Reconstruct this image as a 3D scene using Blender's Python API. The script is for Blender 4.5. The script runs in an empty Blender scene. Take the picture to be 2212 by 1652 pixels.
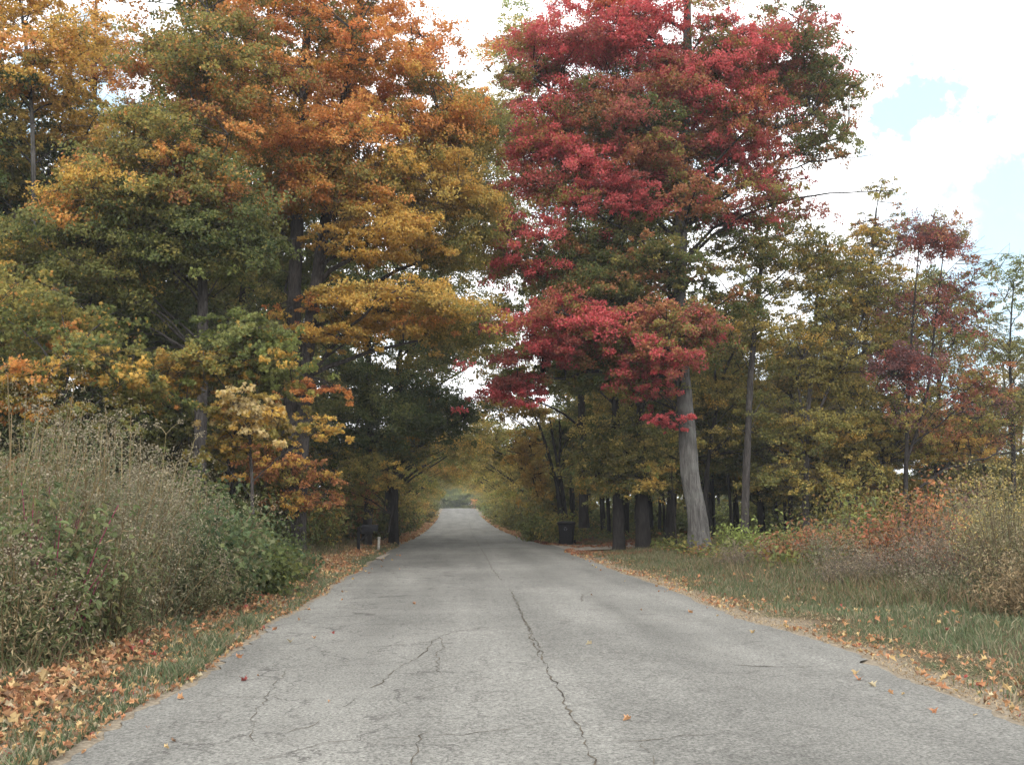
import bpy, math
import numpy as np

# ------------------------------------------------------------------ camera, sky, sun, exposure
S = bpy.context.scene
W0, H0, FPX = 2212.0, 1652.0, 2013.0          # picture frame the measurements were taken in
CAM = np.array([0.0, 0.0, 1.45])
VPX, VPY = 983.0, 1098.0                       # vanishing point of the road in that frame
TH = math.atan((VPY - H0 / 2) / FPX)
PSI = math.atan((W0 / 2 - VPX) / FPX * math.cos(TH))
FW = np.array([math.sin(PSI) * math.cos(TH), math.cos(PSI) * math.cos(TH), math.sin(TH)])
RT = np.array([math.cos(PSI), -math.sin(PSI), 0.0])
UP = np.cross(RT, FW)
cd = bpy.data.cameras.new("camera")
cd.sensor_width = 36.0
cd.lens = 36.0 * FPX / W0
cd.clip_start = 0.1
cd.clip_end = 4000.0
cam = bpy.data.objects.new("camera", cd)
S.collection.objects.link(cam)
cam.location = CAM
cam.rotation_euler = (math.pi / 2 + TH, 0.0, -PSI)
S.camera = cam

SUN_EL, SUN_AZ = math.radians(33), math.radians(192)     # azimuth clockwise from +Y (behind the viewer, to the left)
world = bpy.data.worlds.new("World")
S.world = world
world.use_nodes = True
wn, wl = world.node_tree.nodes, world.node_tree.links
wn.clear()


def N(nodes, kind, **kw):
    n = nodes.new(kind)
    for k, v in kw.items():
        if k.startswith("in_"):
            key = k[3:]
            n.inputs[int(key) if key.isdigit() else key].default_value = v
        else:
            setattr(n, k, v)
    return n


sky = N(wn, "ShaderNodeTexSky", sky_type='NISHITA', sun_disc=False, sun_elevation=SUN_EL, sun_rotation=SUN_AZ)
bg_sky = N(wn, "ShaderNodeBackground", in_Strength=0.06)
bg_cloud = N(wn, "ShaderNodeBackground", in_Strength=1.75, in_Color=(0.985, 0.99, 1.0, 1))
tc = N(wn, "ShaderNodeTexCoord")
sep = N(wn, "ShaderNodeSeparateXYZ")
zc = N(wn, "ShaderNodeMath", operation='MAXIMUM', in_1=0.0)
za = N(wn, "ShaderNodeMath", operation='ADD', in_1=0.35)
dx = N(wn, "ShaderNodeMath", operation='DIVIDE')
dy = N(wn, "ShaderNodeMath", operation='DIVIDE')
cmb = N(wn, "ShaderNodeCombineXYZ")
wl.new(tc.outputs["Generated"], sep.inputs[0])
wl.new(sep.outputs["Z"], zc.inputs[0]); wl.new(zc.outputs[0], za.inputs[0])
wl.new(sep.outputs["X"], dx.inputs[0]); wl.new(za.outputs[0], dx.inputs[1])
wl.new(sep.outputs["Y"], dy.inputs[0]); wl.new(za.outputs[0], dy.inputs[1])
wl.new(dx.outputs[0], cmb.inputs[0]); wl.new(dy.outputs[0], cmb.inputs[1])
nz = N(wn, "ShaderNodeTexNoise", in_Scale=3.1, in_Detail=8.0, in_Roughness=0.58)
wl.new(cmb.outputs[0], nz.inputs["Vector"])
rampw = N(wn, "ShaderNodeValToRGB")
rampw.color_ramp.elements[0].position = 0.34
rampw.color_ramp.elements[0].color = (0.55, 0.55, 0.55, 1)
rampw.color_ramp.elements[1].position = 0.44
rampw.color_ramp.elements[1].color = (1, 1, 1, 1)
wl.new(nz.outputs["Fac"], rampw.inputs[0])
cover = rampw.outputs[0]


def pray(px, py):
    d = FW * FPX + RT * (px - W0 / 2) + UP * (H0 / 2 - py)
    return d / np.linalg.norm(d)


# breaks in the cloud where blue shows: directions in the sky with noisy rims
nz2 = N(wn, "ShaderNodeTexNoise", in_Scale=17.0, in_Detail=8.0, in_Roughness=0.62)
wl.new(tc.outputs["Generated"], nz2.inputs["Vector"])
for (px, py, rad) in [(2030, 240, 0.017), (2190, 420, 0.027), (2130, 640, 0.055), (1810, 830, 0.05), (2170, 900, 0.04), (190, 230, 0.05), (1330, 330, 0.06), (2150, 540, 0.06), (2040, 740, 0.055), (1760, 900, 0.05), (1960, 250, .016)]:
    d = pray(px, py)
    dist = N(wn, "ShaderNodeVectorMath", operation='DISTANCE')
    dist.inputs[1].default_value = d
    wl.new(tc.outputs["Generated"], dist.inputs[0])
    a1 = N(wn, "ShaderNodeMath", operation='MULTIPLY_ADD', in_1=0.24, in_2=-0.12)
    wl.new(nz2.outputs["Fac"], a1.inputs[0])
    a2 = N(wn, "ShaderNodeMath", operation='ADD')
    wl.new(dist.outputs["Value"], a2.inputs[0]); wl.new(a1.outputs[0], a2.inputs[1])
    mr = N(wn, "ShaderNodeMapRange", interpolation_type='SMOOTHSTEP')
    mr.inputs["From Min"].default_value = rad * 0.5
    mr.inputs["From Max"].default_value = rad * 2.2
    mr.inputs["To Min"].default_value = 0.14
    wl.new(a2.outputs[0], mr.inputs["Value"])
    mn = N(wn, "ShaderNodeMath", operation='MINIMUM')
    wl.new(cover, mn.inputs[0]); wl.new(mr.outputs[0], mn.inputs[1])
    cover = mn.outputs[0]
mixw = N(wn, "ShaderNodeMixShader")
wout = N(wn, "ShaderNodeOutputWorld")
wl.new(sky.outputs[0], bg_sky.inputs["Color"])
wl.new(cover, mixw.inputs[0])
veil = N(wn, "ShaderNodeBackground", in_Strength=0.5, in_Color=(0.42, 0.80, 0.98, 1))
adds = N(wn, "ShaderNodeAddShader")
wl.new(bg_sky.outputs[0], adds.inputs[0]); wl.new(veil.outputs[0], adds.inputs[1])
wl.new(adds.outputs[0], mixw.inputs[1]); wl.new(bg_cloud.outputs[0], mixw.inputs[2])
wl.new(mixw.outputs[0], wout.inputs["Surface"])

sd = bpy.data.lights.new("sun", 'SUN')
sd.energy = 1.3
sd.angle = math.radians(22)
sd.color = (1.0, 0.95, 0.87)
sun = bpy.data.objects.new("sun", sd)
S.collection.objects.link(sun)
sun.rotation_euler = (math.pi / 2 - SUN_EL, 0, math.pi - SUN_AZ)
sun.location = (-20, -40, 60)

S.view_settings.view_transform = 'Standard'
S.view_settings.look = 'None'
S.view_settings.exposure = 0.57
S.view_settings.gamma = 1.0
S.cycles.max_bounces = 10
S.cycles.diffuse_bounces = 6
S.cycles.transmission_bounces = 6
S.cycles.transparent_max_bounces = 4
S.cycles.use_denoising = True
S.cycles.use_adaptive_sampling = True
S.cycles.adaptive_threshold = 0.02

# ------------------------------------------------------------------ helpers
COL = S.collection


def at(px, py, Y):
    """world point on the sight line through a pixel of the photograph, at depth Y along the road"""
    d = FW * FPX + RT * (px - W0 / 2) + UP * (H0 / 2 - py)
    return CAM + d * (Y / d[1])


_RY = np.array([-60, 0, 28, 40, 55, 72, 88, 104, 120, 136, 152, 172, 192, 206, 260, 4000.0])
_RZ = np.array([0, 0, 0, -.06, -.2, -.28, -.22, -.05, .16, .5, .95, 1.43, 1.5, 1.2, .8, .8])


def road_z(y):
    y = np.asarray(y, float)
    return sum(np.interp(y + k, _RY, _RZ) for k in (-8, -4, 0, 4, 8)) / 5.0


def road_left(y):
    y = np.asarray(y, float)
    return -2.22 + 0.05 * np.sin(y * .9) + 0.035 * np.sin(y * 2.3 + 1) - .012 * np.clip(y - 40, 0, 60) * 0


def road_right(y):
    y = np.asarray(y, float)
    return 3.82 + 0.05 * np.sin(y * .7 + 2) + 0.03 * np.sin(y * 2.9) + .22 * np.exp(-((y - 10.2) / 1.4) ** 2) - 0.18 * np.clip((y - 20) / 20, 0, 1) + .8 * np.exp(-((y - 36.6) / 3.0) ** 2)


def sstep(t):
    t = np.clip(t, 0, 1)
    return t * t * (3 - 2 * t)


def gz(x, y):
    x = np.asarray(x, float); y = np.asarray(y, float)
    rz = road_z(y)
    ul = road_left(y) - x
    ur = x - road_right(y)
    n = (np.sin(x * .9 + y * .37) + np.sin(x * .43 - y * .71 + 1.3) + .6 * np.sin(x * 1.9 + y * 1.3)) * .035
    hl = .32 * sstep((ul - .15) / 3.5) + n * sstep(ul / 1.5)
    hr = (-.05 * sstep(ur / .5) + .22 * sstep((ur - .6) / 5.0)) + n * sstep(ur / 1.5)
    inside = (ul < 0) & (ur < 0)
    z = np.where(ul >= 0, hl, np.where(ur >= 0, hr, 0.0))
    dip = -.03 * np.where(inside, sstep(np.minimum(-ul, -ur) / .12), 0)
    return rz + z + dip - .004


def mk_mesh(name, verts, starts, loops, colors=None, smooth=False):
    me = bpy.data.meshes.new(name)
    verts = np.asarray(verts, np.float32)
    me.vertices.add(len(verts)); me.vertices.foreach_set("co", verts.ravel())
    me.loops.add(len(loops)); me.loops.foreach_set("vertex_index", np.asarray(loops, np.int32))
    me.polygons.add(len(starts)); me.polygons.foreach_set("loop_start", np.asarray(starts, np.int32))
    if colors is not None:
        a = me.attributes.new("tint", 'FLOAT_COLOR', 'FACE')
        c = np.ones((len(starts), 4), np.float32); c[:, :3] = colors
        a.data.foreach_set("color", c.ravel())
    me.polygons.foreach_set("use_smooth", np.full(len(starts), bool(smooth)))
    me.update(calc_edges=True)
    return me


def obj(name, me, mat, parent=None, loc=None):
    o = bpy.data.objects.new(name, me)
    COL.objects.link(o)
    if mat is not None and me is not None and not me.materials:
        me.materials.append(mat)
    if parent is not None:
        o.parent = parent
    if loc is not None:
        o.location = loc
    return o


def tag(o, label=None, cat=None, group=None, kind=None):
    if label: o["label"] = label
    if cat: o["category"] = cat
    if group: o["group"] = group
    if kind: o["kind"] = kind
    return o


def thing(name, loc, label, cat, group=None):
    o = bpy.data.objects.new(name, None)
    COL.objects.link(o)
    o.empty_display_size = .3
    o.location = loc
    return tag(o, label, cat, group)


# leaf outlines: unit length, folded along the midrib
T_MAPLE = (np.array([(0, 0, 0), (.46, .22, .10), (.24, .42, .05), (.50, .70, .10), (.16, .66, .02), (0, 1, -.12),
                     (-.16, .66, .02), (-.50, .70, .10), (-.24, .42, .05), (-.46, .22, .10)], float),
           [(0, 1, 2, 3, 4, 5), (0, 5, 6, 7, 8, 9)])
T_TRI = (np.array([(0, 0, 0), (.5, .42, .1), (.17, .56, .02), (0, 1, -.1), (-.17, .56, .02), (-.5, .42, .1)], float),
         [(0, 1, 2, 3), (0, 3, 4, 5)])
T_CURL = (T_MAPLE[0] * np.array([1, 1, 2.6]), T_MAPLE[1])
T_OVAL = (np.array([(0, 0, 0), (.26, .35, .08), (.2, .72, .04), (0, 1, -.12), (-.2, .72, .04), (-.26, .35, .08)], float),
          [(0, 1, 2, 3), (0, 3, 4, 5)])
T_DIA = (np.array([(0, 0, 0), (.38, .45, .1), (0, 1, -.08), (-.38, .45, .1)], float), [(0, 1, 2), (0, 2, 3)])
T_NARROW = (np.array([(0, 0, 0), (.11, .4, .03), (0, 1, -.2), (-.11, .4, .03)], float), [(0, 1, 2), (0, 2, 3)])


class Leaves:
    def __init__(self):
        self.p, self.n, self.s, self.c = [], [], [], []

    def add(self, p, n, s, c):
        self.p.append(p); self.n.append(n); self.s.append(s); self.c.append(c)

    def mesh(self, name, rng, tmpl, droop=.55, origin=(0, 0, 0)):
        P = np.concatenate(self.p) - np.asarray(origin); Nn = np.concatenate(self.n)
        Sz = np.concatenate(self.s); C = np.concatenate(self.c)
        Nn = Nn / (np.linalg.norm(Nn, axis=1, keepdims=True) + 1e-9)
        t = rng.normal(size=P.shape) * .7 + np.array([0, 0, -droop])
        t -= Nn * (t * Nn).sum(1, keepdims=True)
        t /= (np.linalg.norm(t, axis=1, keepdims=True) + 1e-9)
        b = np.cross(t, Nn)
        V, F = tmpl
        wob = 1 + rng.normal(0, .14, (len(P), len(V)))
        verts = (P[:, None, :] + (b[:, None, :] * (V[:, 0] * wob)[:, :, None] + t[:, None, :] * (V[:, 1] - .4)[None, :, None]
                 + Nn[:, None, :] * (V[:, 2] * wob * 1.4)[:, :, None]) * Sz[:, None, None])
        nv, k = len(V), len(F)
        fl = np.array([i for f in F for i in f])
        lens = np.array([len(f) for f in F])
        loops = (np.arange(len(P))[:, None] * nv + fl[None, :]).ravel()
        st0 = np.concatenate([[0], np.cumsum(lens)[:-1]])
        starts = (np.arange(len(P))[:, None] * len(fl) + st0[None, :]).ravel()
        cols = np.repeat(C, k, axis=0)
        return mk_mesh(name, verts.reshape(-1, 3), starts, loops, np.clip(cols, 0.003, 1))


class Tubes:
    def __init__(self):
        self.v, self.l, self.s, self.c = [], [], [], []
        self.nv = self.nl = 0

    def add(self, pts, rad, sides=6, col=None, cap=True, bump=None):
        pts = np.asarray(pts, float); rad = np.asarray(rad, float)
        n = len(pts)
        tan = np.gradient(pts, axis=0)
        tan /= np.linalg.norm(tan, axis=1, keepdims=True) + 1e-9
        ref = np.array([1.0, 0, 0]) if abs(tan[:, 0]).mean() < .8 else np.array([0, 1.0, 0])
        u = np.cross(tan, ref); u /= np.linalg.norm(u, axis=1, keepdims=True) + 1e-9
        w = np.cross(tan, u)
        a = np.linspace(0, 2 * math.pi, sides, endpoint=False)
        r = rad[:, None] * np.ones(sides)[None]
        if bump is not None:
            r = r * bump(np.arange(n)[:, None] / max(1, n - 1), a[None, :])
        ring = pts[:, None, :] + r[:, :, None] * (np.cos(a)[None, :, None] * u[:, None, :] + np.sin(a)[None, :, None] * w[:, None, :])
        self.v.append(ring.reshape(-1, 3))
        i = np.arange(n - 1)[:, None] * sides; j = np.arange(sides)[None]
        jn = (j + 1) % sides
        q = np.stack([i + j, i + jn, i + sides + jn, i + sides + j], -1).reshape(-1, 4) + self.nv
        self.l.append(q.ravel()); self.s.append(self.nl + np.arange(len(q)) * 4)
        nf = len(q); self.nl += len(q) * 4
        if cap:
            top = np.arange(sides) + (n - 1) * sides + self.nv
            self.l.append(top); self.s.append(np.array([self.nl])); self.nl += sides; nf += 1
        self.nv += n * sides
        if col is not None:
            self.c.append(np.repeat(np.asarray(col, float)[None], nf, 0))

    def mesh(self, name, origin=(0, 0, 0), smooth=True):
        return mk_mesh(name, np.concatenate(self.v) - np.asarray(origin), np.concatenate(self.s), np.concatenate(self.l),
                       np.concatenate(self.c) if self.c else None, smooth)


def blades(P, H, Wd, lean, col, rng, name, origin=(0, 0, 0), segs=2):
    """grass blades / straws: tapered bent strips rooted at P"""
    n = len(P)
    ang = rng.uniform(0, 2 * math.pi, n)
    side = np.stack([np.cos(ang), np.sin(ang), np.zeros(n)], 1)
    la = rng.uniform(0, 2 * math.pi, n)
    ld = np.stack([np.cos(la), np.sin(la), np.zeros(n)], 1) * (lean * H)[:, None]
    P = P - np.asarray(origin)
    up = np.array([0, 0, 1.0])
    rows = []
    for k in range(segs):
        t = k / segs
        c = P + ld * (t ** 2) + up * (H * t * (1 - .25 * t * lean))[:, None]
        rows += [c - side * (Wd * (1 - .6 * t))[:, None], c + side * (Wd * (1 - .6 * t))[:, None]]
    rows.append(P + ld + up * (H * (1 - .25 * lean))[:, None])
    V = np.stack(rows, 1)
    nv = 2 * segs + 1
    F = []
    for k in range(segs - 1):
        F.append((2 * k, 2 * k + 1, 2 * k + 3, 2 * k + 2))
    F.append((2 * segs - 2, 2 * segs - 1, 2 * segs))
    fl = np.array([i for f in F for i in f]); lens = np.array([len(f) for f in F])
    loops = (np.arange(n)[:, None] * nv + fl[None]).ravel()
    st0 = np.concatenate([[0], np.cumsum(lens)[:-1]])
    starts = (np.arange(n)[:, None] * len(fl) + st0[None]).ravel()
    return mk_mesh(name, V.reshape(-1, 3), starts, loops, np.repeat(col, len(F), 0))


# ------------------------------------------------------------------ materials
def new_mat(name):
    m = bpy.data.materials.new(name); m.use_nodes = True
    n, l = m.node_tree.nodes, m.node_tree.links
    n.clear()
    out = N(n, "ShaderNodeOutputMaterial")
    return m, n, l, out


def leaf_mat(name, trans=.48, rough=.5, spec=.25):
    m, n, l, out = new_mat(name)
    at_ = N(n, "ShaderNodeAttribute", attribute_name="tint")
    oi = N(n, "ShaderNodeObjectInfo")
    mul = N(n, "ShaderNodeMix", data_type='RGBA', blend_type='MULTIPLY'); mul.inputs[0].default_value = 1
    l.new(at_.outputs["Color"], mul.inputs[6]); l.new(oi.outputs["Color"], mul.inputs[7])
    p = N(n, "ShaderNodeBsdfPrincipled", in_Roughness=rough)
    p.inputs["Specular IOR Level"].default_value = spec
    t = N(n, "ShaderNodeBsdfTranslucent")
    mx = N(n, "ShaderNodeMixShader"); mx.inputs[0].default_value = trans
    l.new(mul.outputs[2], p.inputs["Base Color"]); l.new(mul.outputs[2], t.inputs["Color"])
    l.new(p.outputs[0], mx.inputs[1]); l.new(t.outputs[0], mx.inputs[2])
    l.new(mx.outputs[0], out.inputs["Surface"])
    return m


def bark_mat(name, c0, c1, scale=6.0, lich=None):
    m, n, l, out = new_mat(name)
    tcn = N(n, "ShaderNodeTexCoord")
    mp = N(n, "ShaderNodeMapping"); mp.inputs["Scale"].default_value = (1, 1, .16)
    l.new(tcn.outputs["Object"], mp.inputs[0])
    a = N(n, "ShaderNodeTexNoise", in_Scale=scale * 3, in_Detail=8.0, in_Roughness=.75, in_Distortion=.6)
    l.new(mp.outputs[0], a.inputs["Vector"])
    b = N(n, "ShaderNodeTexNoise", in_Scale=1.3, in_Detail=4.0)
    l.new(tcn.outputs["Object"], b.inputs["Vector"])
    r = N(n, "ShaderNodeValToRGB")
    r.color_ramp.elements[0].position = .41; r.color_ramp.elements[0].color = (*c0, 1)
    r.color_ramp.elements[1].position = .6; r.color_ramp.elements[1].color = (*c1, 1)
    l.new(a.outputs["Fac"], r.inputs[0])
    mx = N(n, "ShaderNodeMix", data_type='RGBA', blend_type='MIX')
    rr = N(n, "ShaderNodeMapRange"); rr.inputs["From Min"].default_value = .5; rr.inputs["From Max"].default_value = .7
    rr.inputs["To Max"].default_value = .7
    l.new(b.outputs["Fac"], rr.inputs["Value"]); l.new(rr.outputs[0], mx.inputs[0])
    lc = lich or tuple(v * .55 for v in c1)
    l.new(r.outputs[0], mx.inputs[6]); mx.inputs[7].default_value = (*lc, 1)
    p = N(n, "ShaderNodeBsdfPrincipled", in_Roughness=.9)
    p.inputs["Specular IOR Level"].default_value = .15
    bp = N(n, "ShaderNodeBump", in_Strength=1.0, in_Distance=.07)
    l.new(a.outputs["Fac"], bp.inputs["Height"]); l.new(bp.outputs[0], p.inputs["Normal"])
    l.new(mx.outputs[2], p.inputs["Base Color"]); l.new(p.outputs[0], out.inputs["Surface"])
    return m


def plain_mat(name, c0, c1, scale=20., rough=.6, spec=.4, metal=0.):
    m, n, l, out = new_mat(name)
    tcn = N(n, "ShaderNodeTexCoord")
    a = N(n, "ShaderNodeTexNoise", in_Scale=scale, in_Detail=5.0)
    l.new(tcn.outputs["Object"], a.inputs["Vector"])
    r = N(n, "ShaderNodeValToRGB")
    r.color_ramp.elements[0].position = .35; r.color_ramp.elements[0].color = (*c0, 1)
    r.color_ramp.elements[1].position = .65; r.color_ramp.elements[1].color = (*c1, 1)
    l.new(a.outputs["Fac"], r.inputs[0])
    p = N(n, "ShaderNodeBsdfPrincipled", in_Roughness=rough, in_Metallic=metal)
    p.inputs["Specular IOR Level"].default_value = spec
    l.new(r.outputs[0], p.inputs["Base Color"]); l.new(p.outputs[0], out.inputs["Surface"])
    return m


M_LEAF = leaf_mat("leaf")
M_DRY = leaf_mat("dry_leaf", .15, .7, .15)
M_GRASS = leaf_mat("grass_blade", .25, .6, .2)
M_BARK_GREY = bark_mat("bark_grey", (.055, .052, .049), (.145, .138, .13), 4., lich=(.19, .19, .175))
M_BARK_MID = bark_mat("bark_brown_grey", (.035, .031, .03), (.115, .103, .096), 6.)
M_BARK_DARK = bark_mat("bark_dark", (.016, .014, .0135), (.05, .044, .041), 6.)


def road_mat():
    m, n, l, out = new_mat("asphalt")
    tcn = N(n, "ShaderNodeTexCoord")
    o = tcn.outputs["Object"]
    big = N(n, "ShaderNodeTexNoise", in_Scale=.35, in_Detail=5.0, in_Roughness=.6); l.new(o, big.inputs["Vector"])
    mpl = N(n, "ShaderNodeMapping"); mpl.inputs["Scale"].default_value = (1.2, .12, 1); l.new(o, mpl.inputs[0])
    lane = N(n, "ShaderNodeTexNoise", in_Scale=1.0, in_Detail=3.0); l.new(mpl.outputs[0], lane.inputs["Vector"])
    fine = N(n, "ShaderNodeTexNoise", in_Scale=46.0, in_Detail=4.0, in_Roughness=.8); l.new(o, fine.inputs["Vector"])
    fine2 = N(n, "ShaderNodeTexNoise", in_Scale=19.0, in_Detail=4.0, in_Roughness=.7); l.new(o, fine2.inputs["Vector"])
    fine2b = N(n, "ShaderNodeTexNoise", in_Scale=1.6, in_Detail=6.0, in_Roughness=.65); l.new(o, fine2b.inputs["Vector"])
    r = N(n, "ShaderNodeValToRGB")
    r.color_ramp.elements[0].position = .33; r.color_ramp.elements[0].color = (.062, .060, .054, 1)
    r.color_ramp.elements[1].position = .68; r.color_ramp.elements[1].color = (.315, .308, .278, 1)
    l.new(fine.outputs["Fac"], r.inputs[0])

    def mulby(src, fac, lo, hi, f0=.3, f1=.7):
        mr = N(n, "ShaderNodeMapRange")
        mr.inputs["From Min"].default_value = f0; mr.inputs["From Max"].default_value = f1
        mr.inputs["To Min"].default_value = lo; mr.inputs["To Max"].default_value = hi
        l.new(fac, mr.inputs["Value"])
        mx = N(n, "ShaderNodeMix", data_type='RGBA', blend_type='MULTIPLY'); mx.inputs[0].default_value = 1
        l.new(src, mx.inputs[6]); l.new(mr.outputs[0], mx.inputs[7])
        return mx.outputs[2]
    c = mulby(r.outputs[0], big.outputs["Fac"], .78, 1.14)
    c = mulby(c, lane.outputs["Fac"], .76, 1.15)
    c = mulby(c, fine2.outputs["Fac"], .82, 1.16)
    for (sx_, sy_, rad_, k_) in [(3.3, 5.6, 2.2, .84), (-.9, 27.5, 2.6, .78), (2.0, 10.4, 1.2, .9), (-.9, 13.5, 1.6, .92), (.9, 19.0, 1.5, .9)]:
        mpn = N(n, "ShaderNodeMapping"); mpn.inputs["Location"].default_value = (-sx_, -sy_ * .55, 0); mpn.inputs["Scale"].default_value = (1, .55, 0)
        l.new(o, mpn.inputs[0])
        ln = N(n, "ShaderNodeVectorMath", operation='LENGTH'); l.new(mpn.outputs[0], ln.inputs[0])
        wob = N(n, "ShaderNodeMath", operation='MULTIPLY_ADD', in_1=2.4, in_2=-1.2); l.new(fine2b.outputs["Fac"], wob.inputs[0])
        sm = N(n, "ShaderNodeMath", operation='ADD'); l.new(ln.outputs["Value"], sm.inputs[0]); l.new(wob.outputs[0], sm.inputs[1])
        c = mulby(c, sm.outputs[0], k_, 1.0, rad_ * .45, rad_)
    # fine alligator cracking, strongest in the left lane
    nw = N(n, "ShaderNodeTexNoise", in_Scale=2.2, in_Detail=5.0, in_Roughness=.65); l.new(o, nw.inputs["Vector"])
    vm = N(n, "ShaderNodeVectorMath", operation='MULTIPLY_ADD'); vm.inputs[1].default_value = (.9, .9, 0)
    l.new(nw.outputs["Color"], vm.inputs[0]); l.new(o, vm.inputs[2])
    vo = N(n, "ShaderNodeTexVoronoi", feature='DISTANCE_TO_EDGE', in_Scale=1.5); l.new(vm.outputs[0], vo.inputs["Vector"])
    cr = N(n, "ShaderNodeMapRange", interpolation_type='SMOOTHSTEP')
    cr.inputs["From Min"].default_value = .004; cr.inputs["From Max"].default_value = .026
    cr.inputs["To Min"].default_value = 1; cr.inputs["To Max"].default_value = 0
    l.new(vo.outputs["Distance"], cr.inputs["Value"])
    sx = N(n, "ShaderNodeSeparateXYZ"); l.new(o, sx.inputs[0])
    lm = N(n, "ShaderNodeMapRange", interpolation_type='SMOOTHSTEP')
    lm.inputs["From Min"].default_value = .7; lm.inputs["From Max"].default_value = -.6
    lm.inputs["To Min"].default_value = .55; lm.inputs["To Max"].default_value = 1
    l.new(sx.outputs["X"], lm.inputs["Value"])
    pm = N(n, "ShaderNodeMapRange"); pm.inputs["From Min"].default_value = .36; pm.inputs["From Max"].default_value = .52
    l.new(nw.outputs["Fac"], pm.inputs["Value"])
    k1 = N(n, "ShaderNodeMath", operation='MULTIPLY'); l.new(cr.outputs[0], k1.inputs[0]); l.new(lm.outputs[0], k1.inputs[1])
    k2 = N(n, "ShaderNodeMath", operation='MULTIPLY'); l.new(k1.outputs[0], k2.inputs[0]); l.new(pm.outputs[0], k2.inputs[1])
    k3 = N(n, "ShaderNodeMath", operation='MULTIPLY', in_1=.75); l.new(k2.outputs[0], k3.inputs[0])
    mx = N(n, "ShaderNodeMix", data_type='RGBA'); mx.inputs[7].default_value = (.055, .05, .047, 1)
    l.new(k3.outputs[0], mx.inputs[0]); l.new(c, mx.inputs[6])
    p = N(n, "ShaderNodeBsdfPrincipled", in_Roughness=.88)
    p.inputs["Specular IOR Level"].default_value = .25
    bp = N(n, "ShaderNodeBump", in_Strength=.5, in_Distance=.006)
    l.new(fine.outputs["Fac"], bp.inputs["Height"]); l.new(bp.outputs[0], p.inputs["Normal"])
    l.new(mx.outputs[2], p.inputs["Base Color"]); l.new(p.outputs[0], out.inputs["Surface"])
    return m


def ground_mat():
    m, n, l, out = new_mat("ground_soil")
    tcn = N(n, "ShaderNodeTexCoord"); o = tcn.outputs["Object"]
    big = N(n, "ShaderNodeTexNoise", in_Scale=.7, in_Detail=5.0, in_Roughness=.6); l.new(o, big.inputs["Vector"])
    fine = N(n, "ShaderNodeTexNoise", in_Scale=22.0, in_Detail=5.0, in_Roughness=.7); l.new(o, fine.inputs["Vector"])
    litter = N(n, "ShaderNodeValToRGB")
    e = litter.color_ramp.elements
    e[0].position = .3; e[0].color = (.035, .026, .018, 1)
    e[1].position = .7; e[1].color = (.15, .10, .055, 1)
    l.new(fine.outputs["Fac"], litter.inputs[0])
    green = N(n, "ShaderNodeValToRGB")
    e = green.color_ramp.elements
    e[0].position = .3; e[0].color = (.03, .035, .018, 1)
    e[1].position = .7; e[1].color = (.10, .11, .05, 1)
    l.new(fine.outputs["Fac"], green.inputs[0])
    mr = N(n, "ShaderNodeMapRange"); mr.inputs["From Min"].default_value = .4; mr.inputs["From Max"].default_value = .6
    l.new(big.outputs["Fac"], mr.inputs["Value"])
    mx = N(n, "ShaderNodeMix", data_type='RGBA'); l.new(mr.outputs[0], mx.inputs[0])
    l.new(litter.outputs[0], mx.inputs[6]); l.new(green.outputs[0], mx.inputs[7])
    # sandy edge beside the asphalt
    sx = N(n, "ShaderNodeSeparateXYZ"); l.new(o, sx.inputs[0])
    cx = N(n, "ShaderNodeMath", operation='SUBTRACT', in_1=.8); l.new(sx.outputs["X"], cx.inputs[0])
    ab = N(n, "ShaderNodeMath", operation='ABSOLUTE'); l.new(cx.outputs[0], ab.inputs[0])
    nn = N(n, "ShaderNodeMath", operation='MULTIPLY_ADD', in_1=1.6, in_2=-.8); l.new(big.outputs["Fac"], nn.inputs[0])
    ad = N(n, "ShaderNodeMath", operation='ADD'); l.new(ab.outputs[0], ad.inputs[0]); l.new(nn.outputs[0], ad.inputs[1])
    es = N(n, "ShaderNodeMapRange", interpolation_type='SMOOTHSTEP')
    es.inputs["From Min"].default_value = 3.4; es.inputs["From Max"].default_value = 3.95
    es.inputs["To Min"].default_value = 1; es.inputs["To Max"].default_value = 0
    l.new(ad.outputs[0], es.inputs["Value"])
    sand = N(n, "ShaderNodeValToRGB")
    e = sand.color_ramp.elements
    e[0].position = .3; e[0].color = (.13, .105, .075, 1)
    e[1].position = .7; e[1].color = (.33, .28, .21, 1)
    l.new(fine.outputs["Fac"], sand.inputs[0])
    m2 = N(n, "ShaderNodeMix", data_type='RGBA'); l.new(es.outputs[0], m2.inputs[0])
    l.new(mx.outputs[2], m2.inputs[6]); l.new(sand.outputs[0], m2.inputs[7])
    p = N(n, "ShaderNodeBsdfPrincipled", in_Roughness=.95); p.inputs["Specular IOR Level"].default_value = .1
    bp = N(n, "ShaderNodeBump", in_Strength=.7, in_Distance=.03)
    l.new(fine.outputs["Fac"], bp.inputs["Height"]); l.new(bp.outputs[0], p.inputs["Normal"])
    l.new(m2.outputs[2], p.inputs["Base Color"]); l.new(p.outputs[0], out.inputs["Surface"])
    return m


# ------------------------------------------------------------------ ground, road, driveways
def grid_mesh(name, xs, ys, zf, smooth=True):
    X, Y = np.meshgrid(xs, ys)
    V = np.stack([X.ravel(), Y.ravel(), zf(X.ravel(), Y.ravel())], 1)
    nx, ny = len(xs), len(ys)
    i = np.arange(ny - 1)[:, None] * nx; j = np.arange(nx - 1)[None]
    q = np.stack([i + j, i + j + 1, i + nx + j + 1, i + nx + j], -1).reshape(-1, 4)
    return mk_mesh(name, V, np.arange(len(q)) * 4, q.ravel(), None, smooth)


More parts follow.
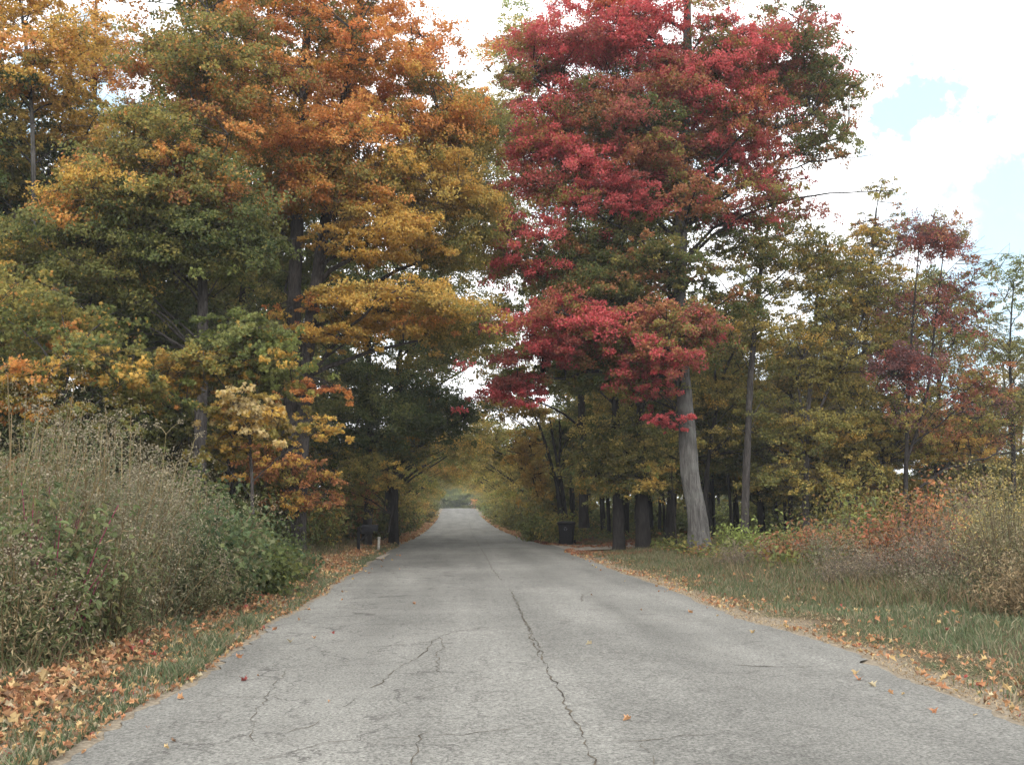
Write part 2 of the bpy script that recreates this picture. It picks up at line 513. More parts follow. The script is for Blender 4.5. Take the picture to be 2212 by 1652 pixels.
xs = np.unique(np.concatenate([np.linspace(-900, -60, 9), np.linspace(-60, -14, 18), np.arange(-14, -3, .35), np.arange(-3, 5.2, .09),
                               np.arange(5.2, 16, .35), np.linspace(16, 70, 20), np.linspace(70, 900, 9)]))
ys = np.unique(np.concatenate([np.linspace(-300, -8, 8), np.arange(-8, 3, .8), np.arange(3, 26, .16), np.arange(26, 60, .5), np.arange(60, 230, 2.5),
                               np.linspace(230, 2500, 12)]))
tag(obj("ground", grid_mesh("ground", xs, ys, gz), ground_mat()), kind="structure")

ry = np.unique(np.concatenate([np.arange(-8, 26, .1), np.arange(26, 60, .35), np.arange(60, 222, 2.0)]))
tt = np.linspace(0, 1, 9)
rngr = np.random.default_rng(5)
jl = rngr.normal(0, .022, len(ry)); jr = rngr.normal(0, .022, len(ry))
RL, RR = road_left(ry) + jl, road_right(ry) + jr
notch = np.exp(-((ry - 8.9) / .13) ** 2) * .10
RR = RR - notch
V = []
for k, t in enumerate(tt):
    x = RL * (1 - t) + RR * t
    V.append(np.stack([x, ry, road_z(ry) + .002 + .03 * (1 - (2 * t - 1) ** 2)], 1))
V = np.stack(V, 1).reshape(-1, 3)
nx = len(tt)
i = np.arange(len(ry) - 1)[:, None] * nx; j = np.arange(nx - 1)[None]
q = np.stack([i + j, i + j + 1, i + nx + j + 1, i + nx + j], -1).reshape(-1, 4)
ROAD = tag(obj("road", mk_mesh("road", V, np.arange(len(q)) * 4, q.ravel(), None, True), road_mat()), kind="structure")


def road_surf(x, y):
    t = (x - road_left(y)) / (road_right(y) - road_left(y))
    return road_z(y) + .002 + .03 * (1 - np.clip(2 * t - 1, -1, 1) ** 2)


# cracks that can be told apart: thin dark irregular ribbons just above the asphalt
def crack_ribbons():
    rng = np.random.default_rng(11)
    lines = []
    def px_line(pts, w, amp=.05):
        g = [at_ground(*p) for p in pts]
        lines.append((np.array(g), w, amp))
    def at_ground(px, py):
        d = pray(px, py)
        t = (0.03 - CAM[2]) / d[2]
        return (CAM + d * t)[:2]
    px_line([(1012, 1120), (1022, 1150), (1040, 1185), (1062, 1225), (1085, 1255)], .03, .04)
    px_line([(1100, 1270), (1118, 1312), (1142, 1352), (1160, 1398), (1182, 1440), (1205, 1480), (1225, 1525), (1250, 1570), (1272, 1630), (1290, 1680)], .03, .05)
    px_line([(1108, 1285), (1128, 1318), (1150, 1368), (1170, 1425)], .02, .08)
    px_line([(1180, 1425), (1280, 1420), (1380, 1428), (1460, 1426)], .016, .04)
    px_line([(1560, 1433), (1700, 1437), (1780, 1436)], .03, .03)
    px_line([(1150, 1335), (1300, 1332), (1450, 1338), (1620, 1340)], .02, .05)
    px_line([(1135, 1352), (1060, 1352), (990, 1362), (950, 1374), (930, 1402), (900, 1420), (850, 1452), (800, 1490)], .022, .06)
    px_line([(950, 1374), (960, 1400), (945, 1430), (955, 1455)], .014, .06)
    px_line([(560, 1640), (700, 1600), (900, 1590), (1050, 1580), (1200, 1560)], .014, .04)
    px_line([(920, 1580), (905, 1610), (890, 1660), (880, 1700)], .02, .04)
    px_line([(1270, 1598), (1380, 1602), (1450, 1590), (1580, 1582)], .014, .03)
    px_line([(1380, 1602), (1420, 1640), (1440, 1690)], .016, .04)
    px_line([(1280, 1275), (1255, 1285), (1262, 1300)], .03, .05)
    px_line([(880, 1215), (960, 1212), (1030, 1218)], .03, .06)
    px_line([(640, 1400), (720, 1405), (830, 1395), (940, 1385)], .012, .05)
    px_line([(430, 1520), (520, 1500), (640, 1510), (760, 1480)], .012, .06)
    px_line([(400, 1600), (480, 1580), (560, 1590), (690, 1560), (800, 1490)], .013, .06)
    px_line([(620, 1440), (600, 1480), (560, 1530), (540, 1600)], .012, .06)
    px_line([(920, 1490), (1000, 1470), (1080, 1460)], .011, .05)
    vv, ll, ss = [], [], []
    nv = nl = 0
    for g, w, amp in lines:
        seg = np.linalg.norm(np.diff(g, axis=0), axis=1)
        L = np.concatenate([[0], np.cumsum(seg)])
        n = max(6, int(L[-1] / .09))
        s = np.linspace(0, L[-1], n)
        p = np.stack([np.interp(s, L, g[:, 0]), np.interp(s, L, g[:, 1])], 1)
        off = np.cumsum(rng.normal(0, 1, n)); off -= np.linspace(off[0], off[-1], n)
        off = off / (abs(off).max() + 1e-6) * amp * .7 + rng.normal(0, .014, n)
        tan = np.gradient(p, axis=0); tan /= np.linalg.norm(tan, axis=1, keepdims=True)
        nor = np.stack([-tan[:, 1], tan[:, 0]], 1)
        p = p + nor * off[:, None]
        wd = w * .5 * rng.uniform(.1, .7, n); wd[0] = wd[-1] = .001
        wd *= np.where(rng.random(n) < .12, .1, 1)
        a, b = p + nor * wd[:, None], p - nor * wd[:, None]
        for e in (a, b):
            vv.append(np.stack([e[:, 0], e[:, 1], road_surf(e[:, 0], e[:, 1]) + .004], 1))
        k = np.arange(n - 1)
        qq = np.stack([k, k + 1, n + k + 1, n + k], 1) + nv
        ll.append(qq.ravel()); ss.append(nl + np.arange(n - 1) * 4)
        nv += 2 * n; nl += 4 * (n - 1)
    return mk_mesh("crack", np.concatenate(vv), np.concatenate(ss), np.concatenate(ll))


obj("crack", crack_ribbons(), plain_mat("crack_dirt", (.045, .04, .035), (.12, .10, .075), 9, .95, .1), ROAD)


def patch(name, poly_fn, mat, lift=.01, nx=14, ny=40):
    V = []
    for a in np.linspace(0, 1, ny):
        for b in np.linspace(0, 1, nx):
            x, y = poly_fn(a, b)
            V.append((x, y, max(float(gz(x, y)), float(road_z(y)) + .008) + lift))
    i = np.arange(ny - 1)[:, None] * nx; j = np.arange(nx - 1)[None]
    q = np.stack([i + j, i + j + 1, i + nx + j + 1, i + nx + j], -1).reshape(-1, 4)
    return tag(obj(name, mk_mesh(name, V, np.arange(len(q)) * 4, q.ravel(), None, True), mat), kind="structure")


M_GRAVEL = plain_mat("gravel", (.20, .175, .145), (.42, .37, .31), 25, .95, .1)


def drive_right(a, b):
    x = 4.0 + a * 13
    yc = 36.4 + .35 * (a * 13) * .35
    half = 1.8 + 2.4 * math.exp(-a * 13 / 1.1)
    return x, yc + (b - .5) * 2 * half + .12 * math.sin(x * 3.1 + b * 2)


patch("driveway", drive_right, M_GRAVEL)


def drive_left(a, b):
    x = -2.1 - a * 4.5
    half = .9 + .9 * math.exp(-a * 4.5 / .7)
    return x, 29.3 + (b - .5) * 2 * half + .1 * math.sin(x * 4 + b * 3) + a * .8


patch("gravel_entrance", drive_left, M_GRAVEL)

# ------------------------------------------------------------------ trees
# leaf colours (linear base colour of the leaf itself)
ORANGE = (.70, .325, .10); DEEP_OR = (.68, .26, .095); AMBER = (.59, .375, .09); YELLOW = (.53, .40, .115)
OLIVE = (.29, .25, .070); OLIVE2 = (.205, .21, .066); GREEN = (.12, .145, .045); DGREEN = (.085, .118, .042)
LGREEN = (.22, .25, .075); RED = (.57, .11, .115); BRED = (.62, .14, .14); DRED = (.35, .11, .085)
RUST = (.40, .18, .080); PLUM = (.21, .10, .10); TAN = (.34, .25, .15); BROWN = (.20, .12, .065); PALE = (.58, .45, .22)
LIME = (.29, .35, .10)


def pick(rng, pal, n):
    cols = np.array([c for c, w in pal]); w = np.array([w for c, w in pal], float)
    return cols[rng.choice(len(cols), n, p=w / w.sum())]


def boughs(L, rng, c, r, pal, n, br=.95, lpb=520, size=.125, axis=None, shell=.55, inner=None, flat=.42, jit=.22):
    """one lobe of a crown: n boughs, each a drooping tiered spray of leaves; returns bough centres"""
    c = np.asarray(c, float); r = np.asarray(r, float)
    n = int(math.ceil(n * 2.0)); br = br * .85; lpb = int(lpb * 1.5); size = size * .66
    d = rng.normal(size=(n, 3)); d /= np.linalg.norm(d, axis=1, keepdims=True)
    rad = shell + (1 - shell) * rng.random(n)
    deep = rng.random(n) < .3
    rad = np.where(deep, rng.uniform(.1, .75, n), rad)
    cen = c + d * rad[:, None] * r
    ax = np.asarray(axis if axis is not None else c, float)
    bcol = pick(rng, pal, n)
    if inner is not None:
        ic = pick(rng, inner, n)
        bcol = np.where(deep[:, None], ic, bcol)
    brs = br * rng.uniform(.5, 1.3, n)
    m = np.maximum(20, (lpb * (brs / br) ** 1.7)).astype(int)
    for i in range(n):
        k = m[i]
        out = cen[i] - ax; out[2] = 0
        out = out / (np.linalg.norm(out) + .3)
        ncl = max(6, int(15 * brs[i]))
        sub = rng.normal(size=(ncl, 3)) * np.array([.55, .55, .42 * flat]) * brs[i]
        sub += out[None] * rng.uniform(-.5, .5, ncl)[:, None] * brs[i]
        sub[:, 2] -= .28 * (sub[:, 0] ** 2 + sub[:, 1] ** 2) / brs[i]
        w = rng.integers(0, ncl, k)
        rr = np.sqrt(rng.random(k)) * brs[i] * rng.uniform(.16, .42, ncl)[w]
        an = rng.uniform(0, 2 * math.pi, k)
        p = cen[i] + sub[w] + np.stack([np.cos(an) * rr, np.sin(an) * rr, rng.normal(0, .085 * brs[i] * flat / .42, k) - .5 * rr ** 2 / brs[i]], 1)
        nn = np.array([0, 0, .42]) + out[None] * .5 + rng.normal(0, .5, (k, 3))
        col = bcol[i] * rng.uniform(.8, 1.2) * (1 + rng.normal(0, jit, (k, 1)))
        mixc = pick(rng, pal, k)
        f = (rng.random((k, 1)) < .36) * .75
        col = col * (1 - f) + mixc * f
        L.add(p, nn, size * rng.uniform(.65, 1.25, k), np.clip(col, .004, .8))
    return cen


def spline(pts, n):
    pts = np.asarray(pts, float)
    if len(pts) == 2:
        t = np.linspace(0, 1, n)[:, None]
        return pts[0] * (1 - t) + pts[1] * t
    L = np.concatenate([[0], np.cumsum(np.linalg.norm(np.diff(pts, axis=0), axis=1))])
    P = np.vstack([2 * pts[0] - pts[1], pts, 2 * pts[-1] - pts[-2]])
    out = []
    for s in np.linspace(0, L[-1] * .99999, n):
        k = int(np.searchsorted(L, s, 'right') - 1)
        t = (s - L[k]) / (L[k + 1] - L[k])
        p0, p1, p2, p3 = P[k], P[k + 1], P[k + 2], P[k + 3]
        out.append(.5 * ((2 * p1) + (-p0 + p2) * t + (2 * p0 - 5 * p1 + 4 * p2 - p3) * t ** 2 + (-p0 + 3 * p1 - 3 * p2 + p3) * t ** 3))
    return np.array(out)


def trunk_tube(T, pts, r0, r1, rng, n=40, sides=14, flare=.28, rough=.07):
    c = spline(pts, n)
    c[:, :2] += np.cumsum(rng.normal(0, .006, (n, 2)), 0) * (r0 / .2) ** .5
    t = np.linspace(0, 1, n)
    h = c[:, 2] - c[0, 2]
    r = (r0 + (r1 - r0) * t ** .9) * (1 + flare * np.exp(-h / (r0 * 2.2 + .05)))
    ph = rng.uniform(0, 6, 4)
    r = r * (1 + .04 * np.sin(h * 1.9 + ph[0]))
    def bump(tt_, a):
        return 1 + rough * np.sin(3 * a + ph[1] + tt_ * 3) + rough * .7 * np.sin(5 * a + ph[2] - tt_ * 5) + rough * .5 * np.sin(9 * a + ph[3])
    T.add(c, r, sides, bump=bump)
    return c, r


def limb_path(a, tip, rng, rise=.5, n=9):
    a = np.asarray(a); tip = np.asarray(tip)
    d = tip - a
    L = np.linalg.norm(d)
    mid = a + d * .5 + np.array([0, 0, rise * .22 * L]) * (1 if d[2] < L * .8 else .2)
    t = np.linspace(0, 1, n)[:, None]
    p = (1 - t) ** 2 * a + 2 * t * (1 - t) * mid + t ** 2 * tip
    j = rng.normal(0, .02 * L, (n, 3)); j[0] = 0; j[-1] = 0
    return p + j * .5


def build_branches(B, stems, cens, rng, n_limb, r_limb, hmin, twigs=True, tr=.012):
    cens = np.asarray(cens)
    if len(cens) == 0:
        return
    idx = [int(rng.integers(len(cens)))]
    d = np.linalg.norm(cens - cens[idx[0]], axis=1)
    for _ in range(min(n_limb, len(cens)) - 1):
        k = int(np.argmax(d + rng.uniform(0, .3, len(d))))
        idx.append(k); d = np.minimum(d, np.linalg.norm(cens - cens[k], axis=1))
    allp = []
    for k in idx:
        tip = cens[k]
        best = None
        for (c, r) in stems:
            hd = np.linalg.norm(c[:, :2] - tip[:2], axis=1)
            want = np.clip(tip[2] - .55 * hd - .4, hmin, c[-1, 2])
            cost = hd + 2.0 * abs(c[:, 2] - want)
            m = int(np.argmin(cost))
            if best is None or cost[m] < best[0]:
                best = (cost[m], c[m], r[m])
        a = best[1]
        L = np.linalg.norm(tip - a)
        p = limb_path(a, tip, rng, .55)
        rr = min(best[2] * .62, r_limb * (.35 + .16 * L))
        B.add(p, np.linspace(rr, max(.008, rr * .22), len(p)), 6, cap=False)
        allp.append(p)
    if twigs:
        A = np.concatenate([p[2:] for p in allp])
        for c in cens:
            dd = np.linalg.norm(A - c, axis=1) + np.where(A[:, 2] > c[2] + .2, 1.5, 0)
            m = int(np.argmin(dd))
            if dd[m] > .25:
                p = limb_path(A[m], c, rng, .3, 5)
                B.add(p, np.linspace(tr * 1.6, tr * .5, 5), 4, cap=False)
            for _ in range(5):
                e = c + rng.normal(0, .55, 3) * np.array([1, 1, .5])
                B.add(limb_path(c, e, rng, .2, 4), np.linspace(tr * .7, tr * .35, 4), 3, cap=False)


def tree(name, label, cat, stems, lobes, seed, bark, group=None, tmpl=T_DIA, n_limb=24, r_limb=.07, hmin=None, extra_limbs=(), tr=.012):
    """stems: list of (points, r0, r1); lobes: list of dicts for boughs()"""
    rng = np.random.default_rng(seed)
    base = np.array(stems[0][0][0], float)
    base[2] = float(gz(base[0], base[1]))
    T, B, L = Tubes(), Tubes(), Leaves()
    st = []
    for pts, r0, r1 in stems:
        pts = [np.array(p, float) for p in pts]
        if pts[0][2] < base[2] + .6:
            pts[0][2] = float(gz(pts[0][0], pts[0][1])) - .12
        st.append(trunk_tube(T, pts, r0, r1, rng))
    cens = []
    for lb in lobes:
        lb = dict(lb); c = lb.pop("c"); r = lb.pop("r"); pal = lb.pop("pal"); n = lb.pop("n")
        near = min(st, key=lambda s: np.linalg.norm(s[0][len(s[0]) // 2, :2] - np.asarray(c)[:2]))
        cens.append(boughs(L, rng, c, r, pal, n, axis=near[0][len(near[0]) // 2], **lb))
    cens = np.concatenate(cens)
    build_branches(B, st, cens, rng, n_limb, r_limb, hmin if hmin is not None else base[2] + 2.5, tr=tr)
    for pts, r0, r1 in extra_limbs:
        c = spline(pts, 14); c[1:-1] += rng.normal(0, .03, (12, 3))
        B.add(c, np.linspace(r0, r1, 14), 6)
        for k in range(3, 14, 2):
            e = c[k] + rng.normal(0, .45, 3) + np.array([.1, 0, .25])
            B.add(limb_path(c[k], e, rng, .3, 5), np.linspace(r1 * 1.3, .004, 5), 4)
    root = thing(name, base, label, cat, group)
    obj("trunk", T.mesh("trunk", base), bark, root)
    obj("branches", B.mesh("branches", base), M_BARK_DARK if bark is M_BARK_GREY else bark, root)  # grey trunks get darker branch bark: crown shade put into the colour
    obj("crown", L.mesh("crown", rng, tmpl, origin=base), M_LEAF, root)
    return root


def lobe(px, py, Y, rx, ry, n, pal, depth=None, **kw):
    """lobe at a measured place: rx, ry in picture units at that depth, converted to metres"""
    s = Y / FPX
    return dict(c=at(px, py, Y), r=(rx * s, depth if depth else .75 * rx * s, ry * s), pal=pal, n=n, **kw)


P_OR = [(ORANGE, 6), (DEEP_OR, 2), (AMBER, 2), (OLIVE, 1)]
P_TOP = [(DEEP_OR, 3), (ORANGE, 7), (AMBER, 2)]
P_AMB = [(AMBER, 6), (YELLOW, 3), (ORANGE, 1), (OLIVE, 1)]
P_GO = [(GREEN, 3), (OLIVE, 5), (AMBER, 2), (ORANGE, 2), (OLIVE2, 4), (LGREEN, 1)]
P_G = [(GREEN, 4), (DGREEN, 1), (OLIVE2, 5), (OLIVE, 3), (LGREEN, 2)]
P_DG = [(DGREEN, 5), (GREEN, 4), (OLIVE2, 2), (LGREEN, 1)]
P_RED = [(RED, 6), (BRED, 3), (DRED, 1), (RUST, 2), (OLIVE, 1), (DEEP_OR, 1)]
P_DR = [(DRED, 3), (RUST, 4), (RED, 3), (OLIVE, 3), (OLIVE2, 2)]
P_RG = [(GREEN, 5), (OLIVE, 3), (RUST, 2), (OLIVE2, 3)]
P_YO = [(OLIVE, 5), (AMBER, 1), (YELLOW, 2), (OLIVE2, 3)]
P_OLV = [(OLIVE, 4), (OLIVE2, 4), (YELLOW, 1), (GREEN, 2)]

# --- left: twin-trunk orange maple
Y = 27.0
tree("maple_tree", "tall orange maple with a furrowed twin trunk beside the road edge", "tree",
     [([at(612, 1185, Y), at(625, 1000, Y), at(632, 800, Y), at(640, 560, Y), at(652, 280, Y), at(670, -60, Y)], .27, .10),
      ([at(640, 1185, Y - .1), at(650, 980, Y), at(664, 760, Y), at(692, 560, Y), at(740, 250, Y), at(790, -80, Y)], .25, .09)],
     [lobe(720, 80, Y, 300, 190, 48, P_TOP, inner=P_GO),
      lobe(760, -120, Y, 260, 130, 14, P_TOP),
      lobe(890, 210, Y - .5, 150, 130, 22, P_OR, inner=P_YO),
      lobe(720, 330, Y - 1.5, 150, 110, 24, P_OR, inner=P_YO),
      lobe(870, 400, Y - .8, 165, 110, 24, P_AMB, inner=P_YO),
      lobe(990, 290, Y + 1, 90, 150, 15, P_YO),
      lobe(830, 510, Y - 1, 150, 60, 14, P_AMB, flat=.3),
      lobe(860, 655, Y - 1, 190, 45, 20, P_AMB, flat=.28),
      lobe(700, 720, Y - 1.4, 80, 30, 6, P_AMB, br=.7, lpb=300, flat=.3),
      lobe(960, 500, Y + .5, 110, 90, 10, P_YO),
      lobe(1010, 430, Y + .3, 60, 130, 9, P_YO, br=.8, lpb=380),
      lobe(1000, 690, Y, 60, 50, 5, P_YO, br=.8, lpb=330),
      lobe(650, 260, Y + 1.8, 260, 260, 22, [(OLIVE, 3), (ORANGE, 3), (AMBER, 3), (OLIVE2, 1)]),
      lobe(640, 520, Y + 2.2, 150, 110, 10, P_G),
      lobe(560, 300, Y, 130, 210, 20, [(OLIVE, 4), (ORANGE, 3), (OLIVE2, 2), (AMBER, 2)]),
      lobe(670, 835, Y - 1.2, 70, 22, 5, [(ORANGE, 3), (DEEP_OR, 2)], br=.5, lpb=170, flat=.3),
      lobe(650, 640, Y - .8, 50, 60, 3, P_OR, br=.4, lpb=90),
      lobe(600, 1000, Y - .8, 120, 60, 12, [(RUST, 2), (AMBER, 2), (OLIVE, 2), (ORANGE, 1)], br=.6, lpb=190),
      lobe(640, 1085, Y - .6, 90, 30, 6, [(RUST, 2), (AMBER, 2), (OLIVE, 1)], br=.5, lpb=150)],
     101, M_BARK_MID, tmpl=T_DIA, n_limb=40, hmin=5.0)

# --- left: green and orange maple
Y = 23.0
tree("maple_tree", "broad green maple tipped with orange behind the tall weeds", "tree",
     [([at(428, 1090, Y), at(432, 900, Y), at(436, 700, Y), at(434, 560, Y), at(440, 300, Y), at(450, 20, Y)], .16, .06)],
     [lobe(400, 330, Y - 1, 170, 150, 34, [(OLIVE, 4), (OLIVE2, 3), (ORANGE, 2), (AMBER, 2), (GREEN, 2), (RUST, 1)], inner=P_GO),
      lobe(470, 140, Y, 200, 130, 26, [(RUST, 2), (ORANGE, 4), (OLIVE, 3), (OLIVE2, 2)], inner=P_GO),
      lobe(420, -60, Y, 220, 120, 12, P_GO),
      lobe(250, 430, Y - 1.5, 170, 90, 20, [(AMBER, 2), (OLIVE, 3), (OLIVE2, 3), (ORANGE, 2), (LGREEN, 1)], inner=P_G),
      lobe(150, 560, Y - 1, 190, 110, 26, [(GREEN, 4), (OLIVE2, 4), (OLIVE, 3), (AMBER, 1), (DGREEN, 1)]),
      lobe(420, 520, Y - .5, 200, 110, 24, P_G),
      lobe(330, 700, Y + 1.5, 170, 80, 12, P_DG)],
     102, M_BARK_MID, n_limb=30, hmin=5.2, r_limb=.035, tmpl=T_DIA)

# --- left edge: thin grey trunk with amber top
Y = 25.0
tree("maple_tree", "slender pale grey tree with a sparse amber top near the thicket", "tree",
     [([at(80, 1080, Y), at(76, 760, Y), at(74, 400, Y), at(68, 220, Y), at(52, 60, Y), at(30, -90, Y)], .10, .035)],
     [lobe(60, 110, Y, 150, 130, 22, [(AMBER, 5), (ORANGE, 2), (OLIVE, 2)], br=.8, lpb=330),
      lobe(150, 250, Y + 1, 110, 110, 12, [(AMBER, 3), (OLIVE, 3)], br=.7, lpb=230),
      lobe(40, -60, Y, 160, 90, 8, [(AMBER, 5), (ORANGE, 2)], br=.8, lpb=300),
      lobe(20, 330, Y + 1, 110, 100, 12, P_YO, br=.8, lpb=300)],
     103, M_BARK_GREY, n_limb=18, hmin=8.0, r_limb=.04)
Y = 29.0
tree("maple_tree", "amber and orange maple filling the gap behind the pale slender trunk", "tree",
     [([at(195, 1080, Y), at(198, 700, Y), at(200, 300, Y), at(205, -50, Y)], .13, .04)],
     [lobe(200, 100, Y, 90, 120, 13, [(ORANGE, 3), (AMBER, 4), (RUST, 1)], br=.8, lpb=260),
      lobe(140, 420, Y, 190, 130, 24, P_YO, inner=P_G),
      lobe(250, 300, Y, 120, 110, 10, P_YO),
      lobe(100, 650, Y, 220, 120, 20, P_GO)],
     104, M_BARK_DARK, n_limb=20, hmin=5.0)
# understory saplings on the left
Y = 19.5
tree("sapling_tree", "low young maple with green and yellow leaves in front of the furrowed twin trunk", "tree",
     [([at(545, 1110, Y), at(540, 950, Y), at(530, 800, Y), at(520, 680, Y)], .035, .015)],
     [lobe(540, 790, Y, 150, 90, 12, [(LGREEN, 3), (OLIVE2, 2), (AMBER, 2)], br=.45, lpb=110),
      lobe(590, 900, Y, 130, 90, 9, [(AMBER, 2), (OLIVE, 3), (RUST, 1)], br=.4, lpb=90),
      lobe(400, 820, Y, 80, 40, 5, [(AMBER, 3), (ORANGE, 1), (OLIVE, 2)], br=.4, lpb=100),
      lobe(520, 720, Y, 95, 60, 11, [(LGREEN, 4), (OLIVE2, 2), (AMBER, 1), (GREEN, 2)], br=.6, lpb=230),
      lobe(470, 790, Y - .3, 110, 45, 9, [(AMBER, 3), (OLIVE, 2), (LGREEN, 2)], br=.55, lpb=190),
      lobe(560, 810, Y, 80, 50, 7, [(LGREEN, 3), (OLIVE2, 2)], br=.5, lpb=180),
      lobe(555, 890, Y - .6, 95, 50, 9, [(PALE, 3), (AMBER, 2), (YELLOW, 2), (OLIVE, 1)], br=.42, lpb=90, size=.15),
      lobe(490, 960, Y, 70, 40, 5, [(OLIVE, 2), (AMBER, 2)], br=.45, lpb=120)],
     105, M_BARK_MID, n_limb=12, r_limb=.02, hmin=1.6, tmpl=T_MAPLE, tr=.006)
Y = 17.5
tree("sapling_tree", "shrubby young maple with olive and golden leaves rising behind the tallest weeds", "tree",
     [([at(130, 1100, Y), at(140, 900, Y), at(150, 760, Y)], .04, .015)],
     [lobe(90, 700, Y + 1, 170, 90, 12, P_GO, br=.65, lpb=150),
      lobe(230, 780, Y, 130, 70, 9, [(OLIVE, 3), (OLIVE2, 3), (AMBER, 2), (GREEN, 2)], br=.55, lpb=130),
      lobe(60, 830, Y - .3, 120, 60, 8, [(AMBER, 3), (ORANGE, 1), (OLIVE, 3), (GREEN, 1)], br=.5, lpb=120),
      lobe(330, 870, Y + 1, 90, 50, 5, P_GO, br=.5, lpb=120),
      lobe(190, 890, Y, 140, 50, 8, [(OLIVE, 3), (AMBER, 2), (OLIVE2, 3), (GREEN, 1)], br=.5, lpb=120),
      lobe(30, 620, Y + 2, 120, 70, 7, P_GO, br=.65, lpb=150)],
     106, M_BARK_MID, n_limb=10, r_limb=.02, hmin=1.5, tmpl=T_MAPLE, tr=.006)

# --- left: dark green maples further along
Y = 37.0
tree("maple_tree", "dark green maple in the shade beyond the furrowed twin trunk", "tree",
     [([at(790, 1165, Y), at(800, 1000, Y), at(795, 800, Y), at(790, 500, Y)], .2, .07)],
     [lobe(800, 860, Y, 150, 120, 24, P_DG, inner=P_DG, br=1.2, lpb=480, size=.15),
      lobe(790, 640, Y + 1, 200, 130, 20, P_DG, br=1.2, lpb=480, size=.15),
      lobe(750, 450, Y + 2, 220, 130, 20, P_G, br=1.2, lpb=450, size=.15),
      lobe(740, 1000, Y - 1, 90, 60, 12, [(OLIVE, 2), (GREEN, 3), (AMBER, 1)], br=.9, lpb=300, size=.14)],
     107, M_BARK_DARK, n_limb=26, hmin=3.0)
Y = 41.0
tree("maple_tree", "green maple whose low bough hangs out over the left lane", "tree",
     [([at(850, 1160, Y), at(852, 1000, Y), at(860, 800, Y), at(880, 600, Y)], .2, .07)],
     [lobe(930, 890, Y, 105, 60, 22, [(DGREEN, 5), (GREEN, 4), (OLIVE, 1)], br=1.0, lpb=420, size=.15),
      lobe(870, 820, Y, 130, 90, 12, [(OLIVE, 3), (GREEN, 3), (AMBER, 1)], br=1.1, lpb=400, size=.15),
      lobe(930, 740, Y + 1, 105, 60, 14, P_YO, br=1.1, lpb=380, size=.15),
      lobe(930, 600, Y + 1, 110, 90, 14, P_G, br=1.2, lpb=400, size=.15),
      lobe(830, 950, Y - .5, 100, 45, 12, [(OLIVE, 3), (GREEN, 3), (AMBER, 1)], br=.9, lpb=300, size=.14)],
     108, M_BARK_DARK, n_limb=26, hmin=3.0)
Y = 33.0
tree("sapling_tree", "small yellow maple leaning over the mailbox", "tree",
     [([at(838, 1150, Y), at(846, 1110, Y), at(852, 1060, Y), at(848, 1000, Y)], .035, .015)],
     [lobe(835, 1035, Y, 45, 22, 7, [(AMBER, 3), (YELLOW, 2), (OLIVE, 2)], br=.5, lpb=130),
      lobe(800, 1000, Y, 60, 30, 6, P_YO, br=.6, lpb=150),
      lobe(760, 1070, Y + 1, 60, 40, 8, [(OLIVE, 2), (OLIVE2, 2), (RUST, 1)], br=.6, lpb=150)],
     109, M_BARK_DARK, n_limb=10, r_limb=.025, hmin=1.2, tr=.008)

Y = 45.0
tree("maple_tree", "yellow olive maple reaching over the road behind the orange maple", "tree",
     [([at(832, 1150, Y), at(848, 980, Y), at(885, 760, Y), at(930, 480, Y), at(950, 250, Y)], .22, .07)],
     [lobe(1000, 420, Y, 75, 90, 13, P_YO, br=1.1, lpb=420, size=.16),
      lobe(1030, 250, Y, 55, 100, 8, P_YO, br=1.0, lpb=330, size=.16),
      lobe(1000, 300, Y + 1, 80, 140, 12, P_YO, br=1.1, lpb=400, size=.16),
      lobe(980, 700, Y, 80, 60, 12, P_YO, br=1.1, lpb=400, size=.16),
      lobe(1050, 690, Y, 40, 60, 5, [(OLIVE2, 3), (OLIVE, 3), (GREEN, 2)], br=1.0, lpb=330, size=.16),
      lobe(960, 560, Y, 60, 40, 6, P_G, br=1.0, lpb=330, size=.16),
      lobe(1055, 470, Y, 50, 70, 6, P_YO, br=.9, lpb=280, size=.16),
      lobe(1045, 735, Y, 60, 50, 8, P_YO, br=.9, lpb=300, size=.16)],
     110, M_BARK_DARK, n_limb=20, hmin=5)
Y = 40.0
